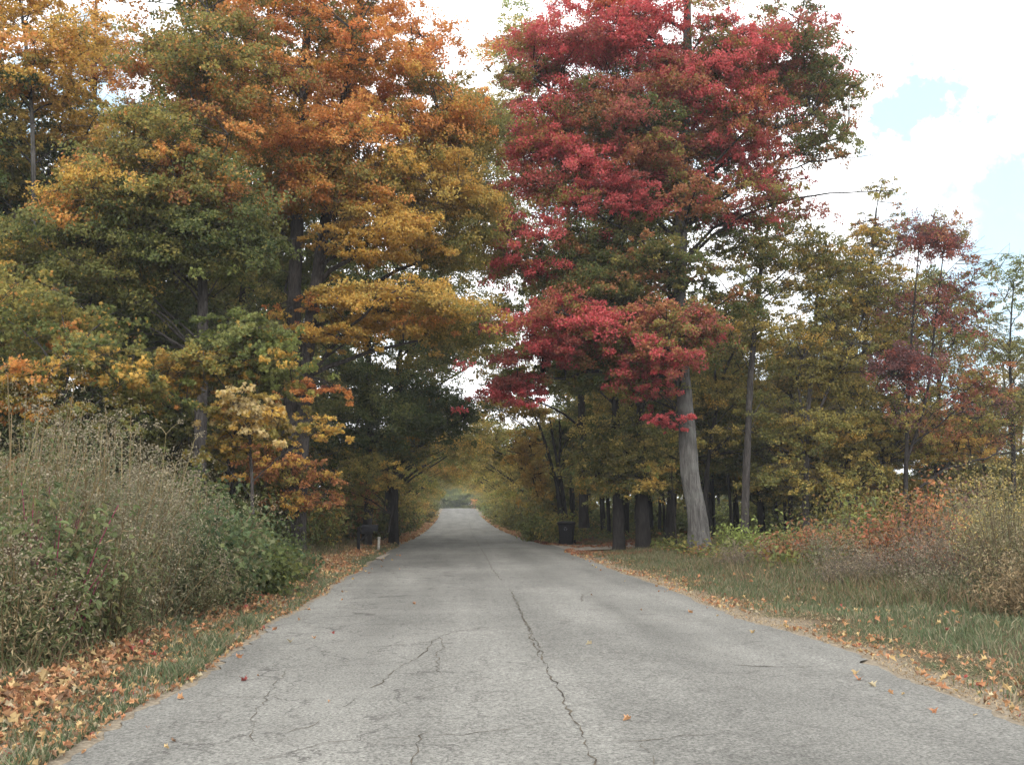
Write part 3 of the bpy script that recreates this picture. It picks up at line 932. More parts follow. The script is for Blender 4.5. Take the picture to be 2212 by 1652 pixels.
tree("woodland_tree", "tall yellow green tree showing through the gaps behind the red maple", "tree",
     [([at(1262, 1140, Y), at(1258, 900, Y), at(1240, 600, Y), at(1215, 350, Y), at(1180, 140, Y)], .2, .06)],
     [lobe(1120, 90, Y, 65, 100, 12, [(LIME, 2), (YELLOW, 2), (OLIVE, 2)], br=1.0, lpb=300, size=.15),
      lobe(1120, 300, Y, 60, 120, 11, [(LGREEN, 2), (YELLOW, 2), (OLIVE, 3)], br=1.0, lpb=300, size=.15),
      lobe(1260, 420, Y, 160, 160, 22, [(LGREEN, 2), (OLIVE, 3), (OLIVE2, 3)], br=1.1, lpb=320, size=.15),
      lobe(1240, 640, Y, 150, 120, 22, [(LGREEN, 2), (OLIVE, 3), (OLIVE2, 3)], br=1.1, lpb=340, size=.15),
      lobe(1400, 560, Y + 1, 130, 160, 18, P_OLV, br=1.1, lpb=320, size=.15),
      lobe(1110, 800, Y, 60, 50, 7, P_YO, br=1.0, lpb=300, size=.15),
      lobe(1095, 480, Y, 50, 110, 9, [(LGREEN, 2), (YELLOW, 2), (OLIVE, 3)], br=.9, lpb=280, size=.15),
      lobe(1090, 680, Y, 40, 70, 6, P_YO, br=.9, lpb=280, size=.15),
      lobe(1078, 270, Y, 45, 120, 9, [(LIME, 1), (YELLOW, 2), (OLIVE, 3)], br=.9, lpb=280, size=.15),
      lobe(1075, 420, Y, 40, 90, 8, [(LGREEN, 2), (YELLOW, 1), (OLIVE, 3)], br=.9, lpb=280, size=.15),
      lobe(1080, 580, Y, 40, 60, 5, [(GREEN, 2), (OLIVE2, 2), (OLIVE, 3)], br=.9, lpb=260, size=.15)],
     209, M_BARK_DARK, n_limb=22, hmin=5)

# --- right: red maple
Y = 29.0
tree("maple_tree", "big red maple with a thick pale grey trunk on the grass verge", "tree",
     [([at(1512, 1195, Y), at(1505, 1110, Y), at(1490, 1030, Y), at(1486, 960, Y), at(1478, 860, Y), at(1466, 720, Y), at(1468, 540, Y), at(1478, 300, Y), at(1484, 60, Y), at(1480, -120, Y)], .31, .11)],
     [lobe(1300, 90, Y, 200, 130, 36, P_RED, inner=P_DR),
      lobe(1400, -90, Y, 260, 120, 16, P_RED),
      lobe(1180, 300, Y - .5, 90, 110, 14, P_RED, inner=P_DR),
      lobe(1240, 390, Y - .8, 130, 70, 15, P_RED, inner=P_RG),
      lobe(1130, 520, Y - .6, 75, 70, 9, P_RED, inner=P_RG),
      lobe(1230, 690, Y - 1.5, 140, 55, 12, [(RED, 5), (BRED, 3), (RUST, 2), (OLIVE, 1)], flat=.4),
      lobe(1190, 745, Y - 1.2, 105, 34, 7, [(RED, 4), (DRED, 2), (RUST, 1)], flat=.34, br=.8),
      lobe(1300, 740, Y + .3, 190, 70, 16, P_RG),
      lobe(1420, 250, Y - 1, 150, 140, 26, [(RED, 3), (RUST, 3), (OLIVE, 2), (DRED, 2)], inner=P_RG),
      lobe(1560, 130, Y - .5, 150, 150, 28, P_RED, inner=P_RG),
      lobe(1720, 90, Y, 130, 130, 20, [(DRED, 2), (RUST, 4), (RED, 2), (OLIVE, 3), (GREEN, 2)], br=.9, lpb=400),
      lobe(1600, 270, Y - .5, 150, 80, 14, P_RED, inner=P_RG, br=.85, lpb=400),
      lobe(1800, 190, Y, 110, 55, 9, [(OLIVE2, 4), (GREEN, 3), (RUST, 2)], br=.75, lpb=260),
      lobe(1760, 280, Y, 120, 70, 10, [(OLIVE2, 4), (GREEN, 3), (RUST, 1)], br=.75, lpb=250),
      lobe(1640, 420, Y, 110, 90, 12, P_DR, br=.8, lpb=280),
      lobe(1620, 520, Y + .5, 110, 80, 9, P_RG, br=.8, lpb=260),
      lobe(1330, 520, Y + .5, 150, 110, 20, P_RG, lpb=420),
      lobe(1360, 420, Y - 1.2, 100, 60, 7, [(RED, 3), (DRED, 3)], br=.7, lpb=300),
      lobe(1330, 620, Y, 160, 60, 14, P_RG),
      lobe(1440, 690, Y - 1.4, 130, 60, 13, [(DRED, 2), (RUST, 4), (RED, 2), (OLIVE, 3)], br=.85, lpb=380),
      lobe(1400, 770, Y - 1.2, 130, 50, 9, [(RED, 2), (DRED, 2), (RUST, 2), (OLIVE, 2)], flat=.4),
      lobe(1280, 800, Y + .5, 180, 50, 15, P_G, flat=.3),
      lobe(1130, 835, Y + .2, 80, 30, 6, [(DRED, 3), (RED, 2)], flat=.3, br=.8),
      lobe(1390, 830, Y - .8, 80, 40, 5, [(RED, 3), (DRED, 2), (OLIVE, 1)], br=.6, lpb=190),
      lobe(1440, 905, Y - 1, 70, 20, 5, [(BRED, 3), (RED, 3)], br=.4, lpb=100, flat=.3),
      lobe(1500, 420, Y - 1.0, 90, 60, 5, P_DR, br=.7, lpb=260),
      lobe(1400, 280, Y + 2, 270, 280, 26, [(RED, 2), (RUST, 3), (GREEN, 2), (OLIVE, 2), (OLIVE2, 2)]),
      lobe(1290, 640, Y + 2, 200, 120, 12, P_RG),
      lobe(1480, 560, Y - 1.2, 60, 80, 5, P_RG, br=.6, lpb=170),
      lobe(1160, 150, Y, 80, 110, 10, P_DR, br=.85),
      lobe(1310, 270, Y, 170, 100, 18, P_RG),
      lobe(1430, 420, Y + .8, 150, 110, 16, P_RG),
      lobe(1220, 560, Y + .5, 130, 80, 14, P_RG, br=.85),
      lobe(1400, 560, Y - 1.3, 130, 60, 9, P_RG, br=.75, lpb=330),
      lobe(1560, 620, Y, 110, 90, 10, P_RG, br=.75, lpb=300),
      lobe(1540, 720, Y - .8, 80, 50, 7, P_DR, br=.7, lpb=240),
      lobe(1700, 200, Y + .8, 130, 150, 14, P_DR, inner=P_RG, br=.85, lpb=340),
      lobe(1530, 330, Y + .8, 150, 130, 14, P_RG, br=.85, lpb=340)],
     201, M_BARK_GREY, tmpl=T_DIA, n_limb=46, hmin=5.5,
     extra_limbs=[([at(1478, 560, Y), at(1600, 470, Y), at(1730, 425, Y), at(1850, 420, Y + .3), at(1930, 412, Y + .5)], .06, .012),
                  ([at(1478, 480, Y), at(1620, 400, Y), at(1760, 350, Y), at(1880, 335, Y)], .05, .010)])

# --- right: trees beside and behind it
Y = 31.5
tree("woodland_tree", "straight dark trunk with olive leaves just right of the pale grey trunk", "tree",
     [([at(1608, 1168, Y), at(1612, 1020, Y), at(1622, 800, Y), at(1644, 580, Y), at(1668, 460, Y), at(1690, 400, Y)], .155, .04)],
     [lobe(1660, 560, Y, 110, 100, 15, P_YO, br=.8, lpb=230),
      lobe(1740, 520, Y, 90, 70, 9, [(OLIVE, 3), (OLIVE2, 3), (AMBER, 1)], br=.7, lpb=170),
      lobe(1700, 420, Y, 90, 60, 8, P_DR, br=.7, lpb=180),
      lobe(1620, 720, Y, 90, 100, 10, P_YO, br=.7, lpb=190),
      lobe(1640, 900, Y + 1, 110, 70, 11, P_OLV, br=.7, lpb=190)],
     202, M_BARK_MID, n_limb=16, hmin=4.0, r_limb=.04)
Y = 34.0
tree("woodland_tree", "slim forked tree leaning right behind the pale grey trunk", "tree",
     [([at(1522, 1110, Y), at(1530, 1000, Y), at(1548, 880, Y), at(1566, 800, Y), at(1600, 730, Y), at(1640, 660, Y)], .095, .03),
      ([at(1553, 860, Y), at(1545, 790, Y), at(1560, 690, Y), at(1590, 610, Y)], .05, .02)],
     [lobe(1590, 700, Y, 110, 90, 18, P_YO, br=.8, lpb=220),
      lobe(1570, 860, Y, 110, 90, 18, P_YO, br=.8, lpb=220),
      lobe(1600, 980, Y + 1, 110, 60, 11, P_OLV, br=.7, lpb=190)],
     203, M_BARK_DARK, n_limb=14, hmin=3.4, r_limb=.04)
Y = 32.0
tree("woodland_tree", "yellow olive tree with many rising limbs above the lime green bush", "tree",
     [([at(1742, 1165, Y), at(1740, 1040, Y), at(1744, 900, Y), at(1760, 740, Y), at(1770, 560, Y)], .13, .035),
      ([at(1744, 950, Y), at(1790, 840, Y), at(1850, 720, Y), at(1890, 600, Y)], .06, .02),
      ([at(1744, 930, Y), at(1720, 820, Y), at(1700, 700, Y)], .05, .02)],
     [lobe(1800, 780, Y, 130, 110, 36, P_YO, br=.75, lpb=200),
      lobe(1840, 620, Y, 110, 110, 24, P_YO, br=.7, lpb=170),
      lobe(1740, 660, Y, 90, 110, 15, P_YO, br=.7, lpb=160),
      lobe(1760, 920, Y, 150, 70, 26, P_YO, br=.75, lpb=210),
      lobe(1890, 520, Y, 60, 60, 8, [(OLIVE, 3), (AMBER, 2)], br=.5, lpb=110),
      lobe(1720, 1020, Y, 110, 60, 15, P_YO, br=.7, lpb=200)],
     204, M_BARK_MID, n_limb=24, hmin=3.0, r_limb=.045, tr=.014)
Y = 33.0
tree("woodland_tree", "leaning dark stemmed tree with thin golden leaves behind the orange sumac", "tree",
     [([at(1795, 1150, Y), at(1815, 1070, Y), at(1850, 940, Y), at(1870, 740, Y), at(1886, 560, Y), at(1896, 450, Y)], .13, .03),
      ([at(1805, 1150, Y + .2), at(1850, 1070, Y), at(1920, 980, Y), at(2000, 880, Y)], .09, .03)],
     [lobe(1920, 700, Y, 100, 150, 26, P_YO, br=.7, lpb=160),
      lobe(1905, 480, Y, 75, 100, 14, [(OLIVE, 3), (RUST, 2), (OLIVE2, 2)], br=.5, lpb=80),
      lobe(1960, 900, Y, 130, 80, 23, P_YO, br=.7, lpb=180),
      lobe(1870, 1000, Y - .5, 130, 55, 20, P_YO, br=.7, lpb=200),
      lobe(2080, 940, Y, 100, 60, 12, [(OLIVE, 3), (RUST, 2), (AMBER, 1)], br=.65, lpb=150)],
     205, M_BARK_DARK, n_limb=20, hmin=3.0, r_limb=.045, tr=.014)
Y = 30.0
tree("woodland_tree", "thin plum red leaved tree standing against the open sky", "tree",
     [([at(1955, 1130, Y), at(1958, 980, Y), at(1965, 800, Y), at(1978, 620, Y), at(1986, 520, Y)], .085, .015),
      ([at(1957, 1000, Y), at(2000, 860, Y), at(2020, 700, Y), at(2036, 580, Y), at(2044, 500, Y)], .055, .012)],
     [lobe(2030, 510, Y, 80, 60, 17, [(PLUM, 4), (DRED, 2), (RUST, 1), (OLIVE, 1)], br=.6, flat=.8, lpb=150),
      lobe(2010, 650, Y, 95, 70, 14, [(PLUM, 3), (DRED, 3), (OLIVE, 1)], br=.6, flat=.8, lpb=120),
      lobe(1950, 790, Y, 80, 60, 17, [(PLUM, 4), (DRED, 2)], br=.6, flat=.8, lpb=160),
      lobe(2100, 640, Y, 70, 110, 12, [(DRED, 2), (OLIVE2, 3), (RUST, 1)], br=.5, lpb=80),
      lobe(2110, 830, Y, 90, 60, 13, [(RUST, 3), (DRED, 2), (OLIVE, 2)], br=.55, lpb=110),
      lobe(1990, 900, Y, 110, 50, 12, [(RUST, 2), (PLUM, 2), (OLIVE, 2)], br=.6, flat=.8, lpb=130)],
     206, M_BARK_DARK, n_limb=22, hmin=3.5, r_limb=.03, tmpl=T_OVAL, tr=.011,
     extra_limbs=[([at(1957, 1075, Y), at(2040, 1015, Y), at(2130, 990, Y), at(2240, 955, Y)], .05, .02)])
Y = 34.5
tree("woodland_tree", "fine twigged olive tree joining the crowns behind the plum red tree", "tree",
     [([at(1830, 1140, Y), at(1835, 960, Y), at(1850, 760, Y), at(1860, 560, Y)], .08, .02),
      ([at(1835, 1000, Y), at(1900, 820, Y), at(1960, 680, Y), at(1990, 560, Y)], .05, .015),
      ([at(1838, 930, Y), at(1800, 760, Y), at(1770, 600, Y)], .04, .015)],
     [lobe(1800, 600, Y, 100, 90, 22, [(OLIVE, 3), (OLIVE2, 3), (YELLOW, 1)], br=.7, flat=.8, lpb=95),
      lobe(1900, 680, Y, 110, 140, 34, [(OLIVE, 3), (OLIVE2, 3), (RUST, 1)], br=.7, flat=.8, lpb=95),
      lobe(2040, 760, Y, 130, 150, 34, [(OLIVE, 3), (OLIVE2, 3), (RUST, 1), (PLUM, 1)], br=.7, flat=.8, lpb=80),
      lobe(2120, 900, Y, 120, 80, 24, [(OLIVE, 3), (RUST, 1), (PLUM, 2), (OLIVE2, 2)], br=.7, flat=.8, lpb=120),
      lobe(1880, 860, Y, 150, 90, 27, P_YO, br=.7, flat=.8, lpb=130)],
     211, M_BARK_DARK, n_limb=40, hmin=2.5, r_limb=.03, tr=.014)
Y = 35.0
tree("woodland_tree", "wispy grey green tree with narrow leaves at the frame edge under open sky", "tree",
     [([at(2190, 1120, Y), at(2188, 950, Y), at(2180, 760, Y), at(2188, 610, Y)], .1, .02)],
     [lobe(2190, 600, Y, 60, 80, 10, [(OLIVE2, 3), (LGREEN, 1), (GREEN, 2)], br=.6, lpb=110),
      lobe(2150, 740, Y, 80, 70, 11, [(OLIVE2, 3), (OLIVE, 2)], br=.6, lpb=100),
      lobe(2190, 880, Y, 80, 60, 10, [(OLIVE, 2), (RUST, 1), (OLIVE2, 2)], br=.6, lpb=120),
      lobe(2240, 740, Y, 60, 150, 11, [(OLIVE2, 3), (OLIVE, 2)], br=.7, lpb=120)],
     207, M_BARK_DARK, n_limb=14, hmin=3.5, r_limb=.035, tmpl=T_OVAL, tr=.012)
Y = 45.0
tree("maple_tree", "double stemmed amber maple bending towards the road behind the wheeled bin", "tree",
     [([at(1212, 1130, Y), at(1205, 1060, Y), at(1190, 1000, Y), at(1172, 940, Y), at(1150, 890, Y)], .125, .045),
      ([at(1222, 1130, Y + .2), at(1212, 1050, Y), at(1200, 980, Y), at(1186, 900, Y)], .12, .04),
      ([at(1206, 1050, Y), at(1210, 960, Y), at(1208, 890, Y)], .07, .03)],
     [lobe(1110, 880, Y, 75, 35, 13, [(YELLOW, 4), (OLIVE, 2), (AMBER, 3)], br=.85, lpb=280, size=.15, flat=.5),
      lobe(1140, 965, Y - 2.2, 42, 40, 9, [(AMBER, 3), (YELLOW, 4)], br=.7, lpb=230, size=.15, flat=.6),
      lobe(1160, 1030, Y - 2.2, 26, 40, 7, [(AMBER, 3), (YELLOW, 4)], br=.55, lpb=190, size=.15, flat=.8),
      lobe(1235, 930, Y + 1.5, 60, 60, 7, [(LGREEN, 3), (OLIVE, 3), (YELLOW, 1)], br=.8, lpb=240, size=.15),
      lobe(1240, 1010, Y + 1, 50, 40, 5, [(OLIVE, 3), (YELLOW, 2), (LGREEN, 1)], br=.7, lpb=200, size=.15)],
     208, M_BARK_DARK, n_limb=20, hmin=3.0, r_limb=.05, tr=.02)
# thicker shaded trunks just inside the wood, each with a low olive crown
for k, (px, w, Y, lean, txt) in enumerate([
        (1336, .22, 34.0, -6, "dark straight trunk at the mouth of the gravel driveway"),
        (1388, .25, 33.5, -3, "stout shaded trunk between the gravel driveway and the pale grey trunk"),
        (1446, .20, 36.0, 14, "dark leaning trunk just left of the pale grey trunk")]):
    b = at(px, 1175, Y)
    tree("woodland_tree", txt + " with olive leaves", "tree",
         [([b, at(px + lean * .4, 1060, Y), at(px + lean, 900, Y), at(px + lean * 1.4, 700, Y)], w, .09)],
         [lobe(px - 10, 960, Y - .3, 80, 75, 14, P_OLV, br=.95, lpb=300, size=.14),
          lobe(px + 10, 800, Y + 1, 110, 90, 12, P_OLV, br=1.0, lpb=300, size=.14),
          lobe(px - 20, 1040, Y - .4, 60, 18, 5, [(OLIVE, 2), (OLIVE2, 2), (AMBER, 1)], br=.7, lpb=180, size=.13, flat=.3)],
         220 + k, M_BARK_DARK, n_limb=14, hmin=3.0)
Y = 30.5
tree("sapling_tree", "young maple twig of yellow green leaves in front of the leaning dark trunk", "tree",
     [([at(1462, 1180, Y), at(1456, 1090, Y), at(1450, 1020, Y)], .025, .01)],
     [lobe(1425, 1005, Y - .3, 45, 14, 5, [(YELLOW, 3), (AMBER, 2), (LGREEN, 1)], br=.4, lpb=80),
      lobe(1420, 1045, Y - .3, 40, 10, 4, [(YELLOW, 3), (AMBER, 3)], br=.35, lpb=60),
      lobe(1470, 960, Y, 40, 30, 4, P_OLV, br=.45, lpb=90)],
     230, M_BARK_DARK, n_limb=6, r_limb=.02, hmin=1.3, tr=.006)


# --- trees copied for the depth of the wood and the tunnel over the far road
def dup_tree(root, loc, rz, sc, color, label, group, name=None):
    r = root.copy(); COL.objects.link(r)
    if name: r.name = name
    r.location = loc; r.rotation_euler = (0, 0, rz); r.scale = sc
    r["label"] = label; r["group"] = group
    for ch in root.children:
        c = ch.copy(); COL.objects.link(c); c.parent = r
        if c.name.startswith("crown"): c.color = color
    return r


def proto_forest(name, seed, h, bare, w, pal, x, y, label, group, n=34, lean=.4, bark=M_BARK_DARK, size=.19, r0=.16):
    b = np.array([x, y, float(gz(x, y))])
    rng = np.random.default_rng(seed)
    lx, ly = rng.normal(0, lean, 2)
    pts = [b, b + (lx * .2, ly * .2, h * .3), b + (lx * .6, ly * .6, h * .6), b + (lx, ly, h * .92)]
    mid = (bare + h) / 2
    lobes = [dict(c=b + np.array([lx * .6, ly * .6, mid + .2 * h]), r=(w * .8, w * .8, (h - mid) * .75), pal=pal, n=int(n * .45), br=1.15, lpb=300, size=size),
             dict(c=b + np.array([lx * .4, ly * .4, bare + .25 * (h - bare)]), r=(w, w, (h - bare) * .3), pal=pal, n=int(n * .55), br=1.1, lpb=300, size=size)]
    return tree(name, label, "tree", [(pts, r0, .05)], lobes, seed, bark, group, tmpl=T_DIA, n_limb=16, hmin=b[2] + bare * .8)


G_R = "trees in the dim wood right of the road"
G_L = "trees in the dark wood left of the road"
G_T = "trees arching over the far road"
L_R = "dark trunked olive tree standing deep in the wood right of the road"
L_L = "dark tree deep in the wood left of the road, behind the green maple"
L_T = "olive and amber tree beside the far road, part of the leafy tunnel"
fr = np.random.default_rng(77)
protos_R = [proto_forest("woodland_tree", 301, 9.5, 3.6, 2.6, P_OLV, 8.2, 41, L_R, G_R),
            proto_forest("woodland_tree", 302, 8.0, 2.8, 2.4, P_YO, 10.5, 38.5, L_R, G_R),
            proto_forest("woodland_tree", 303, 10.5, 4.2, 2.4, [(OLIVE2, 4), (GREEN, 3), (OLIVE, 3)], 6.2, 49, L_R, G_R)]
protos_S = [proto_forest("woodland_tree", 304, 10.5, 2.2, 2.6, P_YO, 16.5, 41, "thin golden olive tree at the open edge of the wood on the right", "thin trees at the open edge of the wood", n=30, size=.16),
            proto_forest("woodland_tree", 305, 11.0, 2.0, 2.4, [(OLIVE2, 3), (OLIVE, 3), (RUST, 1), (GREEN, 2)], 21.0, 40, "thin golden olive tree at the open edge of the wood on the right", "thin trees at the open edge of the wood", n=26, size=.16)]
protos_L = [proto_forest("woodland_tree", 311, 13, 1.6, 3.2, P_G, -9.5, 31, L_L, G_L, n=52),
            proto_forest("woodland_tree", 312, 14, 2.0, 3.2, P_DG, -13.5, 27.5, L_L, G_L, n=52)]


def scol(g=.16):
    v = fr.uniform(1 - g, 1 + g)
    return (v * fr.uniform(.88, 1.15), v * fr.uniform(.9, 1.1), v, 1)


for (x, y) in [(8.2, 45), (9.8, 47), (11.5, 43), (13.2, 40), (12.8, 47), (8.4, 53), (10.6, 55), (8.4, 59), (15.2, 46), (17.5, 43), (15.0, 38.5), (14.2, 54),
               (17.8, 51), (20.5, 47), (7.6, 63), (11.0, 64), (15.5, 62), (20.0, 58), (6.6, 70), (10.2, 73), (18.5, 39.5), (22.5, 42), (23.5, 51), (14.5, 72),
               (26.0, 46), (19.5, 68), (25, 60), (9, 84), (14, 86)]:
    s = fr.uniform(.8, 1.12)
    px = VPX + x / y * FPX
    hs = s * (1.0 if px < 1480 else (.8 if px < 1650 else .5))
    hs *= .8 if px < 1230 else 1
    dup_tree(protos_R[fr.integers(3)], (x, y, float(gz(x, y)) - .03), fr.uniform(0, 6.3), (s, s, hs), scol(), L_R, G_R)
G_P = "slim pole like trunks in the wood right of the road"
L_P = "slim dark pole like trunk among the stouter trunks of the right hand wood"
pole = proto_forest("woodland_tree", 306, 9.0, 4.4, 1.3, P_OLV, 8.9, 45.5, L_P, G_P, n=14, r0=.085, lean=.5)
for (x, y) in [(7.9, 48), (8.6, 42.5), (9.9, 44), (10.4, 47.5), (11.2, 41), (12.3, 44), (13.0, 42.5), (13.8, 46), (14.6, 41), (15.6, 43.5), (12.2, 38.5), (13.4, 37), (16.3, 40), (9.0, 49), (8.0, 51), (7.1, 53), (18.2, 41.5), (11.9, 51), (10.9, 36.5)]:
    k = fr.uniform(.7, 1.25)
    dup_tree(pole, (x, y, float(gz(x, y)) - .03), fr.uniform(0, 6.3), (k, k, fr.uniform(.75, 1.05)), scol(), L_P, G_P)
for (x, y) in [(19.0, 44), (23.5, 45), (14.8, 44.5), (28.5, 48), (20.5, 53), (26, 57), (22.3, 38), (25.5, 41), (24.2, 36.5), (27.5, 44.5)]:
    s = fr.uniform(.55, .8)
    dup_tree(protos_S[fr.integers(2)], (x, y, float(gz(x, y)) - .03), fr.uniform(0, 6.3), (s, s, s * fr.uniform(.75, 1.05)), scol(.12), protos_S[0]["label"], protos_S[0]["group"])
for (x, y) in [(-7.4, 31), (-11.5, 33.5), (-14.8, 33), (-8.2, 38), (-11.8, 40), (-17.5, 36), (-6.6, 44), (-10, 47), (-15, 43), (-18.5, 30), (-16.5, 25.5), (-14.2, 22.5), (-20, 42), (-7.2, 52), (-12, 54)]:
    s = fr.uniform(.85, 1.12)
    dup_tree(protos_L[fr.integers(2)], (x, y, float(gz(x, y)) - .03), fr.uniform(0, 6.3), (s, s, s * fr.uniform(.9, 1.1)), scol(), L_L, G_L)


# tunnel trees: crown leans over the road
def proto_tunnel(seed, side, x, y, h, pal):
    b = np.array([x, y, float(gz(x, y))])
    s = -side
    pts = [b, b + (s * .1, 0, h * .35), b + (s * .6, 0, h * .6), b + (s * 1.8, 0, h * .85)]
    lobes = [dict(c=b + np.array([s * 3.3, 0, h * .78]), r=(2.7, 2.6, h * .2), pal=pal, n=14, br=1.2, lpb=230, size=.2),
             dict(c=b + np.array([s * .3, 0, h * .6]), r=(1.9, 2.4, h * .28), pal=pal, n=13, br=1.2, lpb=250, size=.2),
             dict(c=b + np.array([-s * .9, 0, h * .3]), r=(1.6, 2.4, h * .22), pal=pal, n=16, br=1.1, lpb=270, size=.2)]
    return tree("roadside_tree", L_T, "tree", [(pts, .15, .05)], lobes, seed, M_BARK_DARK, G_T, tmpl=T_DIA, n_limb=16, hmin=b[2] + 1.5)


tl = [proto_tunnel(401, -1, -3.7, 50, 7.4, [(OLIVE, 4), (YELLOW, 2), (LGREEN, 2), (AMBER, 1)]), proto_tunnel(402, -1, -3.9, 58, 7.6, [(YELLOW, 2), (OLIVE, 4), (LGREEN, 3)])]
tr_ = [proto_tunnel(403, 1, 5.9, 56, 7.4, [(YELLOW, 3), (OLIVE, 3), (LGREEN, 3)]), proto_tunnel(404, 1, 5.4, 66, 7.6, [(OLIVE, 4), (YELLOW, 3), (LGREEN, 1), (OLIVE2, 1)])]
for y in (66, 74, 83, 92, 102, 113, 125, 137, 150, 163, 177, 190):
    s = fr.uniform(.85, 1.05)
    x = -3.6 - fr.uniform(0, .7) - (y - 60) * .004
    dup_tree(tl[fr.integers(2)], (x, y, float(gz(x, y))), fr.uniform(-.4, .4), (s, s, s), scol(.1), L_T, G_T)
for y in (75, 84, 94, 104, 116, 128, 140, 152, 166, 180, 193):
    s = fr.uniform(.85, 1.05)
    x = 5.3 + fr.uniform(0, .7)
    dup_tree(tr_[fr.integers(2)], (x, y, float(gz(x, y))), fr.uniform(-.4, .4), (s, s, s), scol(.1), L_T, G_T)
# beyond the crest
Y = 214
tree("roadside_tree", "small orange tree in the light at the end of the road tunnel", "tree",
     [([at(1027, 1100, Y), at(1027, 1085, Y), at(1026, 1070, Y)], .15, .06)],
     [lobe(1026, 1086, Y, 9, 13, 7, [(RUST, 3), (ORANGE, 2), (OLIVE, 2)], br=.8, lpb=110, size=.3)], 410, M_BARK_DARK, n_limb=6, hmin=2, tmpl=T_DIA)
tree("roadside_tree", "blue green bushy tree in the light at the end of the road tunnel", "tree",
     [([at(985, 1100, Y + 6), at(985, 1080, Y + 6), at(985, 1062, Y + 6)], .2, .08)],
     [lobe(995, 1078, Y + 6, 64, 34, 80, [(LGREEN, 2), (GREEN, 3), (OLIVE2, 1)], br=1.6, lpb=190, size=.35)], 411, M_BARK_DARK, n_limb=6, hmin=2, tmpl=T_DIA)


for (px, Y, py, rx, txt) in [(960, 236, 1040, 60, "pale olive tree closing the far end of the road on the left"), (1060, 240, 1035, 60, "pale olive tree closing the far end of the road on the right"),
                        (1005, 255, 1030, 60, "tall pale olive tree closing the far end of the road in the middle")]:
    tree("roadside_tree", txt, "tree", [([at(px, 1100, Y), at(px, 1070, Y), at(px, 1030, Y)], .25, .08)],
         [lobe(px, py, Y, rx, 38, 40, [(OLIVE, 3), (OLIVE2, 3), (LGREEN, 2)], br=2.0, lpb=200, size=.42)], 420 + px, M_BARK_DARK, n_limb=8, hmin=3, tmpl=T_DIA)


# ------------------------------------------------------------------ shrubs and weeds
def shrub(name, label, cat, x, y, h, r, pal, seed, n_stem=14, lpb=60, leaf=.09, stemcol=(.10, .075, .04), tmpl=T_OVAL, seed_heads=None,
          group=None, dense=1.0, low=.12, droop=.5, mat=None, spread=.55, squash=1.0):
    """leafy or seeding plant: arching stems from the base, leaves along them, optional plumes on top"""
    rng = np.random.default_rng(seed)
    z0 = float(gz(x, y)) - .02
    T, L, Hd = Tubes(), Leaves(), Leaves()
    for k in range(n_stem):
        a = rng.uniform(0, 2 * math.pi); q = math.sqrt(rng.random())
        b = np.array([x + math.cos(a) * q * r * .5, y + math.sin(a) * q * r * .5, z0])
        hh = h * rng.uniform(.42, 1.12) * (1 - .35 * q * q * squash)
        e = b + np.array([math.cos(a) * q * r * spread + rng.normal(0, .12), math.sin(a) * q * r * spread + rng.normal(0, .12), hh])
        mid = (b + e) / 2 + np.array([0, 0, .12 * hh])
        p = spline([b, mid, e], 7)
        T.add(p, np.linspace(.008, .003, 7) * (1 + h * .2), 4, col=np.array(stemcol) * rng.uniform(.7, 1.3), cap=False)
        m = int(lpb * dense * rng.uniform(.6, 1.4))
        t = rng.uniform(low, 1.0, m)
        i = np.clip((t * 6).astype(int), 0, 5); f = (t * 6 - i)[:, None]
        c = p[i] * (1 - f) + p[i + 1] * f
        off = rng.normal(0, 1, (m, 3)) * np.array([1, 1, .7]) * (.10 + .11 * r)
        col = pick(rng, pal, 1) * .6 + pick(rng, pal, m) * .4
        col = col * (1 + rng.normal(0, .25, (m, 1)))
        L.add(c + off, np.array([0, 0, .6]) + off * 2 + rng.normal(0, .5, (m, 3)), leaf * rng.uniform(.6, 1.3, m), np.clip(col, .004, .8))
        if seed_heads is not None:
            mh = 42
            th = rng.random(mh)
            br = rng.normal(0, .07, (5, 3)) + np.array([0, 0, .02])
            w = rng.integers(0, 5, mh)
            c = e + br[w] * (1 + 1.6 * (1 - th))[:, None] + np.array([0, 0, 1]) * (th[:, None] * .22 - .12) + rng.normal(0, .022, (mh, 3))
            Hd.add(c, rng.normal(0, 1, (mh, 3)), rng.uniform(.014, .034, mh), np.array(seed_heads) * rng.uniform(.6, 1.35, (mh, 1)))
    base = np.array([x, y, z0])
    root = thing(name, base, label, cat, group)
    obj("stem", T.mesh("stem", base), M_GRASS, root)
    obj("foliage", L.mesh("foliage", rng, tmpl, droop, base), mat or M_LEAF, root)
    if seed_heads is not None:
        obj("seed_heads", Hd.mesh("seed_heads", rng, T_DIA, .2, base), M_DRY, root)
    return root


WEED = [((.15, .165, .075), 4), ((.20, .18, .10), 3), ((.10, .13, .055), 4), (TAN, 1)]
WEEDT = [((.22, .195, .13), 4), ((.155, .17, .09), 5), (TAN, 1)]
VINE = [((.07, .11, .05), 4), ((.11, .15, .065), 4), ((.17, .19, .075), 2), ((.22, .19, .10), 1)]
POKE = [((.13, .16, .065), 4), ((.19, .18, .075), 3), ((.09, .12, .05), 2), ((.16, .07, .075), 1)]
HEAD = (.24, .205, .14)
GL = "tall weeds of the left roadside thicket"
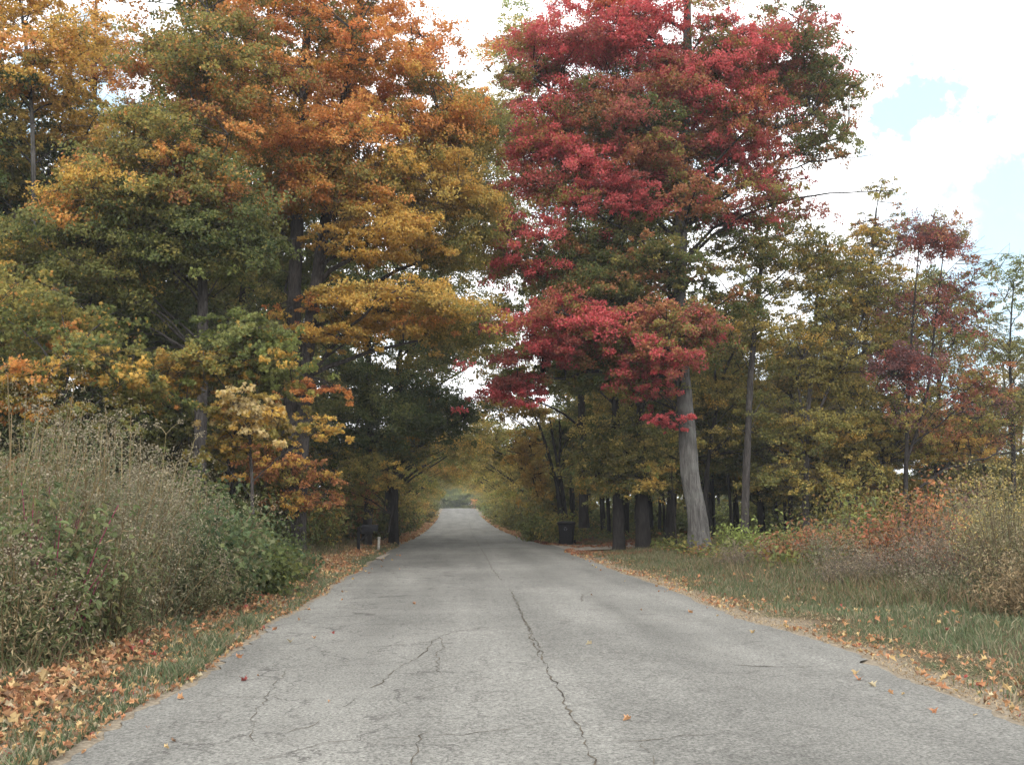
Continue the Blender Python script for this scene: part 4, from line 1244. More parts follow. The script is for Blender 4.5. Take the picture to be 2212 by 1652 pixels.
# seeding weeds
weed_list = [
    (-4.35, 9.6, 2.25, .75, WEED, "tallest seeding weed clump at the frame edge under the golden sapling"),
    (-3.95, 10.8, 2.05, .7, WEEDT, "straw coloured weed clump in the middle of the left thicket"),
    (-5.1, 11.4, 2.55, .8, WEED, "tall green weed clump with feathery tops behind the magenta stemmed plant"),
    (-4.25, 12.4, 2.3, .75, WEEDT, "brown feathery weed clump below the pale sapling leaves"),
    (-5.5, 13.2, 2.6, .85, WEED, "tallest brown topped weed clump rising before the golden sapling"),
    (-4.7, 14.2, 2.2, .8, WEEDT, "dry weed clump with the highest straws left of the vine bush"),
    (-6.3, 14.6, 2.6, .9, WEED, "green weed clump at the back of the left thicket"),
    (-5.3, 16.4, 2.0, .8, WEED, "grey green weed clump in front of the green maple trunk"),
    (-3.75, 11.9, 1.5, .6, WEEDT, "low tan weed clump left of the dark vine bush"),
    (-3.45, 12.7, 1.0, .5, WEED, "short weed clump leaning into the leaf strip before the dark vine bush"),
    (-3.75, 14.6, 1.7, .55, WEEDT, "thin straw weed clump standing between the two vine bushes"),
    (-3.6, 10.0, 1.2, .5, WEED, "knee high green weed clump at the verge right of the magenta stemmed plant"),
    (-3.75, 8.3, 1.1, .5, WEED, "low green weed clump nearest the viewer at the left frame edge"),
    (-4.6, 15.6, 2.0, .7, WEED, "grey green feathery weed clump behind the vine bushes")]
for k, (x, y, h, r, pal, txt) in enumerate(weed_list):
    shrub("weed_clump", txt, "weeds", x, y, h * 1.06, r, pal, 500 + k, n_stem=36, lpb=130, leaf=.06, tmpl=T_NARROW, seed_heads=HEAD, group=GL, low=.05, mat=M_GRASS,
          stemcol=(.19, .14, .07))
shrub("pokeweed_plant", "leafy plant with magenta stems and dark berries in the near left thicket", "plant", -3.85, 9.1, 1.65, .7, POKE, 520, n_stem=24, lpb=110,
      leaf=.085, stemcol=(.24, .05, .09), low=.12)
shrub("pokeweed_plant", "second magenta stemmed plant, behind the near one and mostly hidden by straw", "plant", -4.5, 10.5, 1.7, .7, POKE, 521, n_stem=20, lpb=100,
      leaf=.085, stemcol=(.22, .05, .09), low=.12)
shrub("vine_bush", "dark green vine covered bush in the middle of the left thicket", "bush", -3.55, 13.6, 1.45, .85, VINE, 522, n_stem=36, lpb=110, leaf=.085, tmpl=T_MAPLE, low=.03)
shrub("vine_bush", "rounded yellow green bush at the far end of the left thicket", "bush", -3.35, 15.6, 1.05, .8,
      [((.10, .13, .045), 4), ((.17, .18, .05), 3), ((.06, .085, .03), 2)], 523, n_stem=34, lpb=100, leaf=.08, tmpl=T_MAPLE, low=.03)
shrub("vine_bush", "green bush against the brown weeds, below the furrowed twin trunk", "bush", -4.25, 16.6, 1.6, .9, VINE, 524, n_stem=34, lpb=100, leaf=.08, tmpl=T_MAPLE, low=.03)
shrub("vine_bush", "low green bush trailing to the leaf strip before the furrowed twin trunk", "bush", -3.5, 18.4, .7, .8, VINE, 525, n_stem=26, lpb=60, leaf=.1, tmpl=T_MAPLE, low=.03)
shrub("vine_bush", "small green bush at the foot of the furrowed twin trunk", "bush", -4.2, 21.5, .75, .8, VINE, 526, n_stem=24, lpb=60, leaf=.1, low=.03)
shrub("understory_bush", "dark bush of mixed green and rust leaves beside the mailbox", "bush", -4.6, 30.0, 1.9, 1.2, [(GREEN, 4), (OLIVE2, 3), (RUST, 1), (AMBER, 1)], 527, n_stem=34, lpb=80, leaf=.13, low=.05)
shrub("understory_bush", "shadowy green bush between the furrowed twin trunk and the mailbox", "bush", -5.3, 26.5, 2.2, 1.3, [(DGREEN, 4), (GREEN, 3), (OLIVE2, 2)], 528, n_stem=36, lpb=80, leaf=.13, low=.05)

rs = np.random.default_rng(640)
for k, (x, y, txt) in enumerate([(-4.15, 11.2, "tall bare yellow stalks sticking out of the middle of the left thicket"), (-5.0, 10.0, "tall bare stalks with tufted tops near the left frame edge"),
                                 (-4.2, 13.4, "leaning bare straw stalks beside the dark vine bush")]):
    T, Hd = Tubes(), Leaves(); z0 = float(gz(x, y)); bs = np.array([x, y, z0])
    for q in range(7):
        b = bs + np.array([rs.normal(0, .3), rs.normal(0, .3), -.02]); hgt = rs.uniform(1.5, 2.25)
        e = b + np.array([rs.normal(0, .25), rs.normal(0, .25), hgt])
        p = spline([b, (b + e) / 2 + rs.normal(0, .05, 3), e], 8)
        T.add(p, np.linspace(.009, .003, 8), 4, col=np.array((.30, .25, .12)) * rs.uniform(.7, 1.2), cap=False)
        for w in range(5):
            o = p[rs.integers(4, 8)]; f = o + np.array([rs.normal(0, .12), rs.normal(0, .12), rs.uniform(.05, .22)])
            T.add([o, (o + f) / 2 + (0, 0, .02), f], [.004, .003, .002], 3, col=(.27, .22, .12), cap=False)
            Hd.add(f + rs.normal(0, .03, (22, 3)), rs.normal(0, 1, (22, 3)), rs.uniform(.015, .035, 22), np.array(HEAD) * rs.uniform(.7, 1.3, (22, 1)))
    rt = thing("dry_stalks", bs, txt, "weeds", GL)
    obj("stem", T.mesh("stem", bs), M_DRY, rt); obj("seed_plumes", Hd.mesh("seed_plumes", rs, T_DIA, .2, bs), M_DRY, rt)  # seed plumes clustered on the side twigs of the stalks

# right verge shrubs
SUM = [((.40, .15, .085), 4), ((.38, .21, .09), 2), ((.26, .19, .08), 3), ((.15, .17, .075), 2)]
SAGE = [((.16, .18, .10), 3), ((.20, .185, .115), 3), ((.12, .15, .075), 2)]
MAUVE = [((.16, .125, .11), 3), ((.20, .155, .115), 3), ((.13, .13, .08), 2)]
right_list = [
    ("sapling_bush", "lime green bush growing right beside the pale grey trunk", "bush", 8.35, 26.6, 1.1, .75, [(LIME, 4), (LGREEN, 3)], 26, 60, .11, T_OVAL, None),
    ("sapling_bush", "second lime green bush, between the dark trunk and the olive tree", "bush", 9.9, 27.0, .95, .6, [(LIME, 3), (LGREEN, 4), (OLIVE2, 1)], 20, 50, .12, T_OVAL, None),
    ("sumac_bush", "low orange and pink bush on the verge below the lime green bush", "bush", 7.75, 22.0, .8, .6, SUM, 22, 48, .095, T_OVAL, None),
    ("sumac_bush", "small red leaved shoot at the foot of the pale grey trunk", "bush", 7.2, 27.6, .45, .45, [(DRED, 3), (RUST, 2), (OLIVE, 3)], 10, 26, .09, T_OVAL, None),
    ("sumac_bush", "orange sumac bush left of the mauve weeds", "bush", 9.0, 19.9, 1.35, .75, SUM, 26, 52, .10, T_OVAL, None),
    ("sumac_bush", "tallest orange sumac bush, behind the mauve weeds", "bush", 10.3, 20.4, 2.0, .8, SUM, 28, 52, .10, T_OVAL, None),
    ("sumac_bush", "orange leaved sumac tip poking above the golden grass", "bush", 13.2, 25.0, 2.35, .6, [(DEEP_OR, 3), (RUST, 2)], 12, 34, .13, T_OVAL, None),
    ("sapling_bush", "pale green sapling with upright leaves standing over the sumac", "bush", 9.9, 22.6, 2.1, .4, [(LGREEN, 3), (SAGE[0][0], 2)], 8, 40, .12, T_OVAL, None),
    ("weed_clump", "mauve brown weed clump at the back of the mown grass", "weeds", 9.7, 18.6, 1.15, .8, MAUVE, 34, 70, .07, T_NARROW, (.19, .14, .12)),
    ("weed_clump", "grey green weed clump left of the tall golden grass", "weeds", 10.4, 17.2, 1.35, .8, SAGE, 34, 70, .08, T_NARROW, (.22, .18, .11)),
    ("weed_clump", "low grey green weeds between the sumac and the dark leaning trunk", "weeds", 9.6, 24.0, 1.1, .9, SAGE, 30, 60, .09, T_NARROW, (.2, .17, .11)),
    ("weed_clump", "green weed clump with a few rust leaves below the olive tree", "weeds", 8.7, 22.0, .9, .8, [(LGREEN, 2), (SAGE[0][0], 3), (RUST, 1)], 30, 60, .10, T_OVAL, None),
    ("goldenrod_clump", "tall golden topped grass clump at the frame edge", "weeds", 8.2, 13.6, 1.8, .8, [((.24, .21, .11), 4), ((.30, .25, .14), 3), ((.15, .16, .08), 3)], 50, 60, .08, T_NARROW, (.36, .28, .10)),
    ("goldenrod_clump", "golden topped grass clump behind the one at the frame edge", "weeds", 9.2, 15.2, 1.8, .9, [((.19, .18, .10), 4), ((.23, .20, .12), 3), ((.14, .15, .08), 3)], 46, 60, .08, T_NARROW, (.34, .27, .10)),
    ("goldenrod_clump", "dry tan grass clump in front of the golden topped grass", "weeds", 7.7, 12.0, .85, .7, [((.26, .19, .11), 4), ((.20, .15, .08), 3)], 44, 60, .08, T_NARROW, (.28, .21, .12)),
    ("weed_clump", "tan weed clump with thin plumes in front of the orange sumac bush", "weeds", 8.0, 18.4, .6, .6, MAUVE, 30, 55, .07, T_NARROW, (.28, .23, .16)),
    ("weed_clump", "straggly brown weeds on the verge left of the low orange and pink bush", "weeds", 6.6, 21.5, .6, .7, MAUVE, 26, 50, .07, T_NARROW, (.26, .2, .14)),
    ("weed_clump", "straggly grey weeds between the low orange and pink bush and the orange sumac", "weeds", 8.0, 20.2, .75, .7, SAGE, 28, 50, .07, T_NARROW, (.26, .21, .15)),
    ("weed_clump", "pale feathery weed clump between the tallest sumac and the golden topped grass", "weeds", 10.6, 18.8, 1.7, .8, SAGE, 34, 60, .08, T_NARROW, (.27, .22, .15)),
    ("weed_clump", "dull weed clump at the back of the mown grass, nearest the golden topped grass", "weeds", 8.6, 15.6, 1.0, .7, MAUVE, 30, 55, .07, T_NARROW, (.25, .2, .13)),
    ("weed_clump", "low grey brush at the grass edge left of the dry tan grass", "weeds", 7.6, 14.0, .7, .7, SAGE, 30, 60, .06, T_NARROW, (.25, .2, .14)),
    ("weed_clump", "brown tangled brush behind the mown grass, in front of the mauve weeds", "weeds", 8.3, 16.6, .8, .8, MAUVE, 34, 60, .06, T_NARROW, (.25, .19, .13)),
    ("weed_clump", "knee high dry brush in front of the orange sumac, at the grass edge", "weeds", 7.3, 17.4, .55, .7, MAUVE, 30, 55, .06, T_NARROW, (.26, .21, .14)),
    ("weed_clump", "tall tan grass at the frame edge behind the dry tan grass", "weeds", 8.3, 12.6, 1.25, .7, [((.27, .22, .14), 4), ((.19, .18, .10), 3)], 44, 70, .07, T_NARROW, (.30, .24, .15)),
    ("sumac_bush", "short orange and yellow bush at the left end of the orange sumac", "bush", 8.2, 21.2, 1.0, .6, SUM, 22, 48, .095, T_OVAL, None),
    ("sumac_bush", "small orange bush among the grey brush, nearest the golden topped grass", "bush", 9.5, 17.8, 1.2, .55, SUM, 18, 44, .095, T_OVAL, None),
    ("understory_bush", "brown and plum thicket under the wispy grey green tree", "bush", 15.5, 27.5, 2.6, 1.9, [(RUST, 1), (PLUM, 2), (OLIVE, 3), (SAGE[1][0], 3)], 44, 80, .12, T_OVAL, None),
    ("understory_bush", "olive thicket behind the tallest sumac", "bush", 13.0, 29.5, 2.5, 1.8, [(OLIVE, 4), (OLIVE2, 3), (RUST, 1)], 44, 80, .12, T_OVAL, None),
    ("understory_bush", "yellow green bush beside the far right road edge before the tunnel", "bush", 4.9, 74, 2.6, 1.7, [(OLIVE, 4), (LGREEN, 2), (OLIVE2, 2)], 40, 60, .2, T_DIA, None),
    ("understory_bush", "low green growth left of the wheeled bin", "bush", 4.1, 45.5, 1.3, 1.2, [(GREEN, 2), (LGREEN, 3), (OLIVE, 1)], 40, 60, .15, T_OVAL, None),
    ("understory_bush", "yellow green leaved bush directly behind the wheeled bin", "bush", 4.9, 43.2, 1.5, 1.1, [(YELLOW, 2), (LGREEN, 3), (OLIVE, 1)], 36, 60, .17, T_OVAL, None)]
for k, (nm, txt, cat, x, y, h, r, pal, ns, lp, lf, tm, hd) in enumerate(right_list):
    shrub(nm, txt, cat, x, y, h, r, pal, 560 + k, n_stem=ns, lpb=lp, leaf=lf, tmpl=tm, seed_heads=hd, low=.06, mat=M_GRASS if hd else None,
          stemcol=(.16, .12, .07) if hd else (.08, .06, .04))


def dup_bush(root, loc, rz, sc, color, label, group):
    r = root.copy(); COL.objects.link(r)
    r.location = loc; r.rotation_euler = (0, 0, rz); r.scale = (sc, sc, sc)
    r["label"] = label; r["group"] = group
    for ch in root.children:
        c = ch.copy(); COL.objects.link(c); c.parent = r
        if c.name.startswith("foliage"): c.color = color


LB_R, GB_R = "shady olive green bush among the dark trunks of the right hand wood", "bushes among the trunks of the wood right of the road"
LB_L, GB_L = "shady green bush under the dark trees along the left road edge", "bushes under the trees along the left road edge"
bR = shrub("understory_bush", LB_R, "bush", 7.6, 58, 2.0, 1.8, [(GREEN, 3), (LGREEN, 2), (OLIVE2, 3), (OLIVE, 2)], 601, n_stem=40, lpb=62, leaf=.19, low=.04, tmpl=T_DIA, group=GB_R)
bL = shrub("understory_bush", LB_L, "bush", -4.6, 38, 2.0, 1.5, [(GREEN, 4), (DGREEN, 2), (OLIVE2, 3), (RUST, 1)], 602, n_stem=40, lpb=62, leaf=.17, low=.04, tmpl=T_DIA, group=GB_L)
for (x, y) in [(10.4, 58), (13.2, 58.5), (16, 60), (19, 59), (22, 58), (25, 57), (28, 56), (31, 52), (12, 50), (15, 51), (18.5, 49), (21.5, 49), (24.5, 48), (27.5, 45), (17, 36.5), (20, 36), (22.5, 37.5), (25, 39),
               (6.2, 66), (6.0, 60), (8.6, 68), (5.6, 82), (5.4, 92), (5.6, 104), (5.4, 118), (5.4, 134), (5.5, 148), (5.6, 160), (5.8, 173), (6.0, 186), (6.6, 200), (8, 214), (14, 34.5), (9.0, 50)]:
    k = fr.uniform(.45, .8) if y < 57 and x < 17 else fr.uniform(.8, 1.35)
    dup_bush(bR, (x, y, float(gz(x, y)) - .02), fr.uniform(0, 6.3), k, scol(.2), LB_R, GB_R)
for (x, y) in [(-4.2, 43), (-4.0, 48), (-4.4, 53), (-3.9, 59), (-3.9, 65), (-3.8, 72), (-3.8, 80), (-3.8, 89), (-3.8, 100), (-3.7, 112), (-3.8, 126), (-3.8, 142), (-4.0, 158), (-4.2, 172), (-4.6, 186), (-5.0, 200), (-7, 214),
               (-6.4, 36), (-6.2, 41), (-7.5, 27.5), (-8.5, 24.5), (-6.8, 22), (-9.5, 21), (-8.2, 19), (-10.5, 25), (-5.6, 34)]:
    k = fr.uniform(.75, 1.25)
    dup_bush(bL, (x, y, float(gz(x, y)) - .02), fr.uniform(0, 6.3), k, scol(.2), LB_L, GB_L)

# ------------------------------------------------------------------ grass, low weeds, fallen leaves (nobody could count them)
def scatter(rng, n, y0, y1, uf, side, bias=1.6):
    """points beside the road: u metres out from the edge, more of them near the camera"""
    y = y0 + (y1 - y0) * rng.random(n) ** bias
    u = uf(rng, n, y)
    x = np.where(side < 0, road_left(y) - u, road_right(y) + u)
    return x, y, u


rg = np.random.default_rng(900)
x1, y1_, u1 = scatter(rg, 80000, 3.5, 40, lambda r, n, y: .1 + 1.6 * r.random(n) ** 1.25, -1)
keep = (np.sin(x1 * 5 + y1_ * 2.1) + np.sin(y1_ * 3.7 - x1 * 3) + rg.normal(0, .8, len(x1))) > -.8
x1, y1_, u1 = x1[keep], y1_[keep], u1[keep]
x2, y2_, u2 = scatter(rg, 120000, 3.5, 34, lambda r, n, y: .3 + 6.0 * r.random(n) ** .85, 1, 1.5)
keep = rg.random(len(x2)) < np.clip(u2 / 1.1 - .45 + .3 * np.sin(y2_ * 1.9), .03, 1)
x2, y2_, u2 = x2[keep], y2_[keep], u2[keep]
gx, gy = np.concatenate([x1, x2]), np.concatenate([y1_, y2_])
P = np.stack([gx, gy, gz(gx, gy)], 1)
hh = rg.uniform(.03, .16, len(gx)) * (.85 + .4 * np.sin(gx * 2.3 + 1.7 * np.sin(gy * 1.1)) * np.sin(gy * 1.9 + gx * .8))
cg = pick(rg, [((.085, .115, .055), 4), ((.12, .15, .075), 4), ((.20, .19, .11), 3), ((.27, .23, .15), 2)], len(gx)) * rg.uniform(.75, 1.25, (len(gx), 1))
tag(obj("grass", blades(P, hh, rg.uniform(.004, .009, len(gx)), rg.uniform(.2, .9, len(gx)), cg, rg, "grass"), M_GRASS), kind="stuff",
    label="short green and straw coloured grass along both road edges")

# rougher weeds at the back of the verges and on the woodland floor
x1, y1_, u1 = scatter(rg, 34000, 6, 44, lambda r, n, y: 1.15 + 3.6 * r.random(n), -1, 1.3)
x2, y2_, u2 = scatter(rg, 80000, 10.5, 44, lambda r, n, y: .7 + 9.0 * r.random(n), 1, 1.2)
k2 = u2 > np.clip(4.6 - .62 * (y2_ - 10.5), .75, 9) + rg.normal(0, .35, len(u2))
x2, y2_ = x2[k2], y2_[k2]
gx, gy = np.concatenate([x1, x2]), np.concatenate([y1_, y2_])
drv = (abs(gy - 36.4 - .12 * np.clip(gx - 3.5, 0, 20)) < 2.0) & (gx > 3)
gx, gy = gx[~drv], gy[~drv]
P = np.stack([gx, gy, gz(gx, gy)], 1)
pat = .5 + .5 * np.sin(gx * 1.3 + np.sin(gy * .9) * 2) * np.sin(gy * .8 + gx * .5)
hh = rg.uniform(.08, .34, len(gx)) * (.5 + .8 * pat) * np.where(gx > 0, np.clip((gx - 4.2) / 2.5, .35, 1), 1) * np.where(gx < 0, 1.1, 1.0)
cg = pick(rg, [((.09, .11, .045), 4), ((.14, .13, .065), 3), ((.20, .15, .085), 3), ((.26, .20, .12), 1), ((.15, .09, .06), 1)], len(gx)) * rg.uniform(.7, 1.3, (len(gx), 1))
tag(obj("weeds", blades(P, hh, rg.uniform(.005, .011, len(gx)), rg.uniform(.2, .8, len(gx)), cg, rg, "weeds"), M_GRASS), kind="stuff",
    label="rough dry weeds at the back of both verges")

# low leafy ground cover inside the wood
Lg = Leaves()
n = 60000
y = 20 + 50 * rg.random(n) ** 1.2
sd_ = rg.random(n) < .35
x = np.where(sd_, road_left(y) - 2.2 - 9 * rg.random(n), road_right(y) + 3.0 + 16 * rg.random(n) ** 1.1)
pat = np.sin(x * 1.1 + 2 * np.sin(y * .5)) + np.sin(y * .9 - x * .7) + rg.normal(0, .5, n)
drv = (abs(y - 36.4 - .12 * np.clip(x - 3.5, 0, 20)) < 2.0) & (x > 3)
kk = (pat > -.6) & ~drv
x, y = x[kk], y[kk]
z = gz(x, y) + .04 + abs(rg.normal(0, .2, len(x)))
Lg.add(np.stack([x, y, z], 1), np.array([0, 0, .7]) + rg.normal(0, .45, (len(x), 3)), rg.uniform(.08, .2, len(x)),
       pick(rg, [(GREEN, 4), (LGREEN, 2), (OLIVE2, 3), (RUST, 1), (OLIVE, 2)], len(x)) * rg.uniform(.7, 1.3, (len(x), 1)))
tag(obj("undergrowth", Lg.mesh("undergrowth", rg, T_OVAL, .1), M_LEAF), kind="stuff", label="low leafy undergrowth on the woodland floor")

# far wood that closes the view low down behind the trees
Lw = Leaves()
n = 42000
sd_ = rg.random(n) < .55
y = np.where(sd_, 74 + 22 * rg.random(n), 40 + 50 * rg.random(n))
x = np.where(sd_, 8 + 62 * rg.random(n), -20 - 14 * rg.random(n))
x = np.where(~sd_ & (rg.random(n) < .35), -9 - 12 * rg.random(n), x)
y = np.where(x > 34, y - 14, y)
z = gz(x, y) + (np.where(sd_, 4.6, 7.0) + 1.2 * np.sin(x * .45) + .8 * np.sin(x * 1.3 + 2)) * rg.random(n)
pc = np.array([(.075, .098, .036), (.145, .14, .042), (.20, .155, .042), (.16, .19, .06)])
ci = np.clip(((np.sin(x * .35 + y * .2) + np.sin(x * .8 - z * .6)) * .9 + 2 + rg.normal(0, .5, n)).astype(int), 0, 3)
Lw.add(np.stack([x, y, z], 1), np.array([0, -.3, .4]) + rg.normal(0, .5, (n, 3)), rg.uniform(.25, .55, n), pc[ci] * rg.uniform(.7, 1.3, (n, 1)))
tag(obj("far_woods", Lw.mesh("far_woods", rg, T_DIA, .3), M_LEAF), kind="stuff", label="dim far woodland closing the view behind the trees")

# fallen leaves
Lf = Leaves()
FALL = [((.42, .235, .12), 4), ((.39, .185, .095), 3), ((.46, .33, .16), 3), ((.23, .14, .085), 3), ((.45, .38, .25), 1), ((.32, .08, .07), .15)]


def fall(n, y0, y1, uf, side, size, bias=1.5, lift=.02, pal=FALL, patch_=.0):
    x, y, u = scatter(rg, n, y0, y1, uf, side, bias)
    if patch_:
        k = np.sin(x * 2.3 + y * 1.1) + np.sin(y * 1.7 - x) + rg.normal(0, .7, n) > patch_
        x, y = x[k], y[k]
    on_road = (x > road_left(y)) & (x < road_right(y))
    z = np.where(on_road, road_surf(x, y) + .012, gz(x, y) + abs(rg.normal(lift, lift * .7, len(x))) + .012)
    tilt = np.where(on_road, .18, .42)[:, None]
    Lf.add(np.stack([x, y, z], 1), np.array([0, 0, 1.]) + rg.normal(0, 1, (len(x), 3)) * tilt, size * rg.uniform(.45, 1.45, len(x)),
           pick(rg, pal, len(x)) * rg.uniform(.7, 1.25, (len(x), 1)))


fall(11500, 4, 30, lambda r, n, y: np.clip(r.normal(.95, .22, n), .08, 2), -1, .058, 1.35, .05, patch_=-.25)
fall(9000, 20, 60, lambda r, n, y: np.clip(r.normal(1.1, .38, n), .05, 2.5), -1, .085, 1.0, .03)
fall(2600, 4, 24, lambda r, n, y: r.uniform(.03, .8, n), -1, .045, 1.4, .02)
fall(2600, 4, 40, lambda r, n, y: np.abs(r.normal(.5, .5, n)) + .03, 1, .05, 1.3, .02, patch_=-.4)
fall(900, 5, 22, lambda r, n, y: r.uniform(.4, 4, n), 1, .06, 1.3, .05, patch_=.3)
fall(9000, 30, 46, lambda r, n, y: r.uniform(.02, 9, n), 1, .11, 1.0, .02, pal=[((.30, .13, .07), 3), ((.22, .10, .06), 3), ((.38, .22, .1), 1)], patch_=-.2)
fall(5000, 45, 130, lambda r, n, y: np.abs(r.normal(.4, .5, n)) + .03, 1, .15, 1.0, .02)
fall(5000, 45, 130, lambda r, n, y: np.abs(r.normal(.4, .5, n)) + .03, -1, .15, 1.0, .02)
fall(12, 6, 24, lambda r, n, y: -r.uniform(.1, 6, n), -1, .05, 1.2, .01)
fall(26, 5, 30, lambda r, n, y: -r.uniform(.02, .5, n), -1, .06, 1.2, .01)
fall(26, 5, 30, lambda r, n, y: -r.uniform(.02, .5, n), 1, .06, 1.2, .01)
tag(obj("fallen_leaves", Lf.mesh("fallen_leaves", rg, T_CURL, 0.0), M_DRY), kind="stuff", label="fallen brown and orange leaves along the road edges")

# short straws of dead grass lying on the sandy edge
x2, y2_, u2 = scatter(rg, 15000, 4.5, 26, lambda r, n, y: .03 + 1.3 * r.random(n), 1, 1.3)
P = np.stack([x2, y2_, gz(x2, y2_) + .004], 1)
cg = pick(rg, [(TAN, 3), ((.36, .28, .17), 3), ((.18, .13, .08), 2)], len(x2)) * rg.uniform(.7, 1.2, (len(x2), 1))
tag(obj("dead_straw", blades(P, rg.uniform(.015, .05, len(x2)), rg.uniform(.003, .007, len(x2)), rg.uniform(1.0, 3.0, len(x2)), cg, rg, "dead_straw"), M_DRY), kind="stuff",
    label="scraps of dead straw on the sandy road edge")


# ------------------------------------------------------------------ wheeled bin, mailbox, marker post
def loft(name, rings, mat, parent, smooth=False, closed=True):
    """skin through rings of equal vertex count"""
    k = len(rings[0]); n = len(rings)
    V = np.concatenate([np.asarray(r, float) for r in rings])
    l, s, nl = [], [], 0
    for a in range(n - 1):
        for b in range(k):
            l += [a * k + b, a * k + (b + 1) % k, (a + 1) * k + (b + 1) % k, (a + 1) * k + b]; s.append(nl); nl += 4
    if closed:
        l += list(range(k))[::-1]; s.append(nl); nl += k
        l += [(n - 1) * k + b for b in range(k)]; s.append(nl); nl += k
    return obj(name, mk_mesh(name, V, s, l, None, smooth), mat, parent)


def rrect(cx, cy, z, w, d, r=.04, m=3):
    out = []
    for (sx, sy, a0) in ((1, 1, 0), (-1, 1, 90), (-1, -1, 180), (1, -1, 270)):
        for t in range(m + 1):
            a = math.radians(a0 + 90 * t / m)
            out.append((cx + sx * (w / 2 - r) + r * math.cos(a), cy + sy * (d / 2 - r) + r * math.sin(a), z))
    return out


M_BIN = plain_mat("bin_plastic", (.008, .008, .011), (.014, .013, .017), 12, .75, .2)
M_BIN2 = plain_mat("bin_lid_plastic", (.012, .011, .012), (.022, .02, .021), 12, .7, .25)
M_RUB = plain_mat("rubber", (.01, .01, .01), (.02, .02, .02), 30, .8, .2)
M_MARK = plain_mat("bin_mark", (.16, .16, .18), (.24, .24, .26), 30, .6, .3)
bp_ = at(1224, 1171, 40.2)
bz = float(gz(bp_[0], 40.2))
BIN = thing("wheeled_bin", (bp_[0], 40.2, bz + .02), "black wheeled rubbish bin standing at the gravel driveway entrance", "bin")
BIN.rotation_euler = (0, 0, math.radians(-14))
loft("body", [rrect(0, 0, .03, .50, .54), rrect(0, 0, .10, .53, .57), rrect(0, 0, .86, .64, .70), rrect(0, 0, .88, .69, .75), rrect(0, 0, .93, .69, .75)], M_BIN, BIN)
LID = loft("lid", [rrect(0, -.01, .933, .72, .79, .05), rrect(0, -.01, .965, .72, .79, .05), rrect(0, 0, 1.0, .66, .72, .08), rrect(0, .02, 1.025, .48, .54, .1)], M_BIN2, BIN)
hb = Tubes()
hb.add([(-.26, .40, .93), (-.26, .46, .95), (.26, .46, .95), (.26, .40, .93)], [.016] * 4, 8)
obj("handle", hb.mesh("handle"), M_BIN2, BIN)
for sx in (-1, 1):
    rings = []
    for (t, r) in ((-.035, .10), (-.03, .125), (.03, .125), (.035, .10)):
        rings.append([(sx * .33 + t, .24 + r * math.cos(a), .115 + r * math.sin(a)) for a in np.linspace(0, 2 * math.pi, 20, endpoint=False)])
    loft("wheel", rings, M_RUB, BIN, False)
# small pale emblem on the front: a ring of three bent arrows
ev, el, es, q0 = [], [], [], 0
for k in range(3):
    a0 = math.radians(90 + 120 * k)
    for t in range(5):
        a = a0 + math.radians(-42 + 17 * t); w = .014 if t < 4 else .028
        for rr in (.058 - w, .058 + w):
            ev.append((rr * math.cos(a), 0, rr * math.sin(a)))
    tipa = a0 + math.radians(48)
    ev.append((.058 * math.cos(tipa), 0, .058 * math.sin(tipa)))
    b = k * 11
    for t in range(4):
        el += [b + 2 * t, b + 2 * t + 1, b + 2 * t + 3, b + 2 * t + 2]; es.append(q0); q0 += 4
    el += [b + 8, b + 9, b + 10]; es.append(q0); q0 += 3
ev = np.array(ev); yy = -(.285 + (.71 + ev[:, 2] - .10) * (.065 / .76)) - .004
ev = np.stack([ev[:, 0], yy, ev[:, 2] + .71], 1)
obj("emblem", mk_mesh("emblem", ev, es, el), M_MARK, BIN)

M_MB = plain_mat("mailbox_metal", (.007, .007, .010), (.014, .015, .019), 14, .7, .25)
M_MBP = plain_mat("mailbox_post_wood", (.009, .009, .010), (.02, .019, .019), 14, .85, .15)
M_STK = plain_mat("marker_post", (.34, .32, .28), (.52, .49, .44), 18, .8, .2)
mp_ = at(774, 1190, 31.5)
mz = float(gz(mp_[0], 31.5))
MB = thing("mailbox", (mp_[0], 31.5, mz - .02), "black mailbox on a dark post under the small yellow maple", "mailbox")
loft("post", [rrect(0, 0, 0, .10, .10, .012), rrect(0, 0, .80, .10, .10, .012), rrect(0, 0, .83, .07, .07, .012)], M_MBP, MB)
loft("arm", [[(-.06, y, z) for (y, z) in ((-.045, .60), (.045, .60), (.045, .69), (-.045, .69))], [(.48, y, z) for (y, z) in ((-.045, .60), (.045, .60), (.045, .69), (-.045, .69))]], M_MBP, MB)
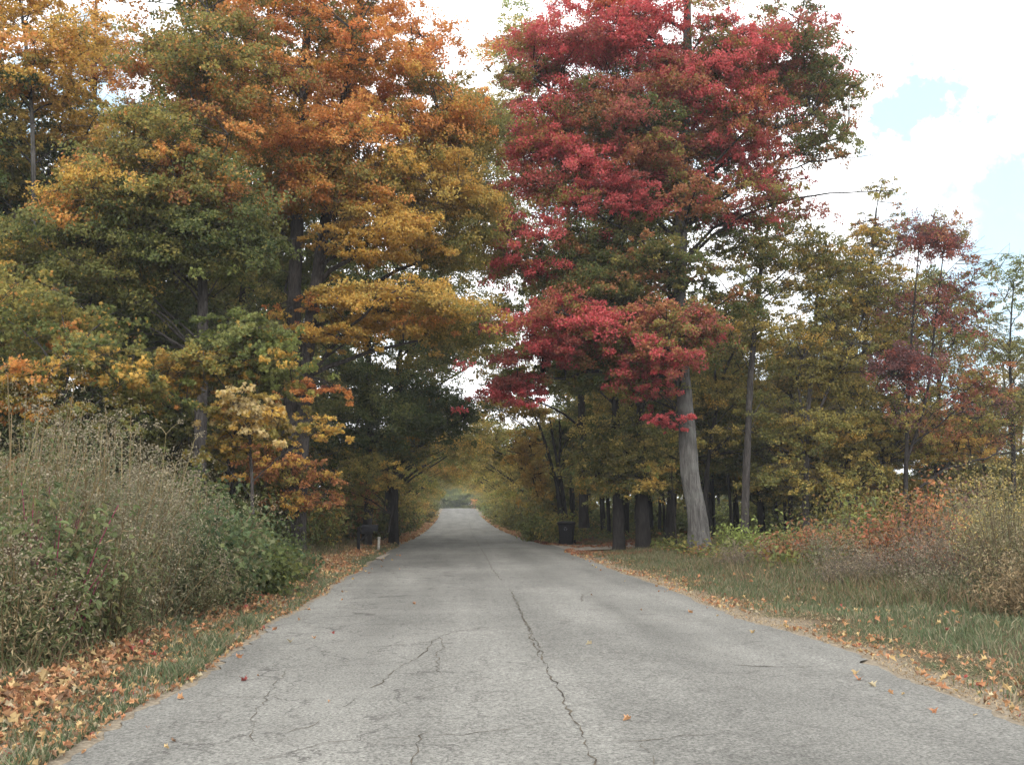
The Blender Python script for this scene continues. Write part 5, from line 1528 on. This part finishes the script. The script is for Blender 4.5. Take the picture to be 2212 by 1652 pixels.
loft("brace", [[(.04, y, z) for (y, z) in ((-.03, .36), (.03, .36), (.03, .43), (-.03, .43))], [(.32, y, z) for (y, z) in ((-.03, .57), (.03, .57), (.03, .62), (-.03, .62))]], M_MBP, MB)


def arch(x, w=.17, h=.21, z=.693):
    return [(x, -w / 2, z), (x, w / 2, z)] + [(x, w / 2 * math.cos(a), z + h - w / 2 + w / 2 * math.sin(a)) for a in np.linspace(0, math.pi, 9)]


BX = loft("box", [arch(.10), arch(.60)], M_MB, MB)
loft("door", [arch(.602, .176, .216, .690), arch(.618, .176, .216, .690)], M_MB, MB)
loft("flag", [[(.16, -.092, .78), (.185, -.092, .78), (.185, -.098, .78), (.16, -.098, .78)], [(.16, -.092, .90), (.185, -.092, .90), (.185, -.098, .90), (.16, -.098, .90)]], M_MB, MB)
kp = at(818, 1179, 33.2)
kz = float(gz(kp[0], 33.2))
MK = thing("marker_post", (kp[0], 33.2, kz - .02), "short pale marker post standing in leaves right of the mailbox", "post")
loft("post", [rrect(0, 0, 0, .085, .085, .012), rrect(.005, 0, .46, .085, .085, .012)], M_STK, MK)
loft("cap", [rrect(.005, 0, .462, .11, .10, .01), rrect(.005, 0, .50, .11, .10, .01), rrect(.005, 0, .515, .06, .06, .01)], M_STK, MK)


# ------------------------------------------------------------------ thin haze volume, added to lift darks like windscreen veil and soften distance
hv = np.array([(x, y, z) for x in (-1200, 1200) for y in (-400, 2700) for z in (-3.0, 60.0)], float)
hz = mk_mesh("haze", hv, np.arange(6) * 4, [0, 1, 3, 2, 4, 6, 7, 5, 0, 4, 5, 1, 2, 3, 7, 6, 0, 2, 6, 4, 1, 5, 7, 3])
hm, hn, hl, ho = new_mat("haze_veil")
pv = N(hn, "ShaderNodeVolumePrincipled", in_Density=0.0007, in_Anisotropy=0.2)
pv.inputs["Color"].default_value = (.93, .96, 1, 1)
hl.new(pv.outputs[0], ho.inputs["Volume"])
tag(obj("haze", hz, hm), kind="stuff", label="thin even haze added to lift the dark tones")
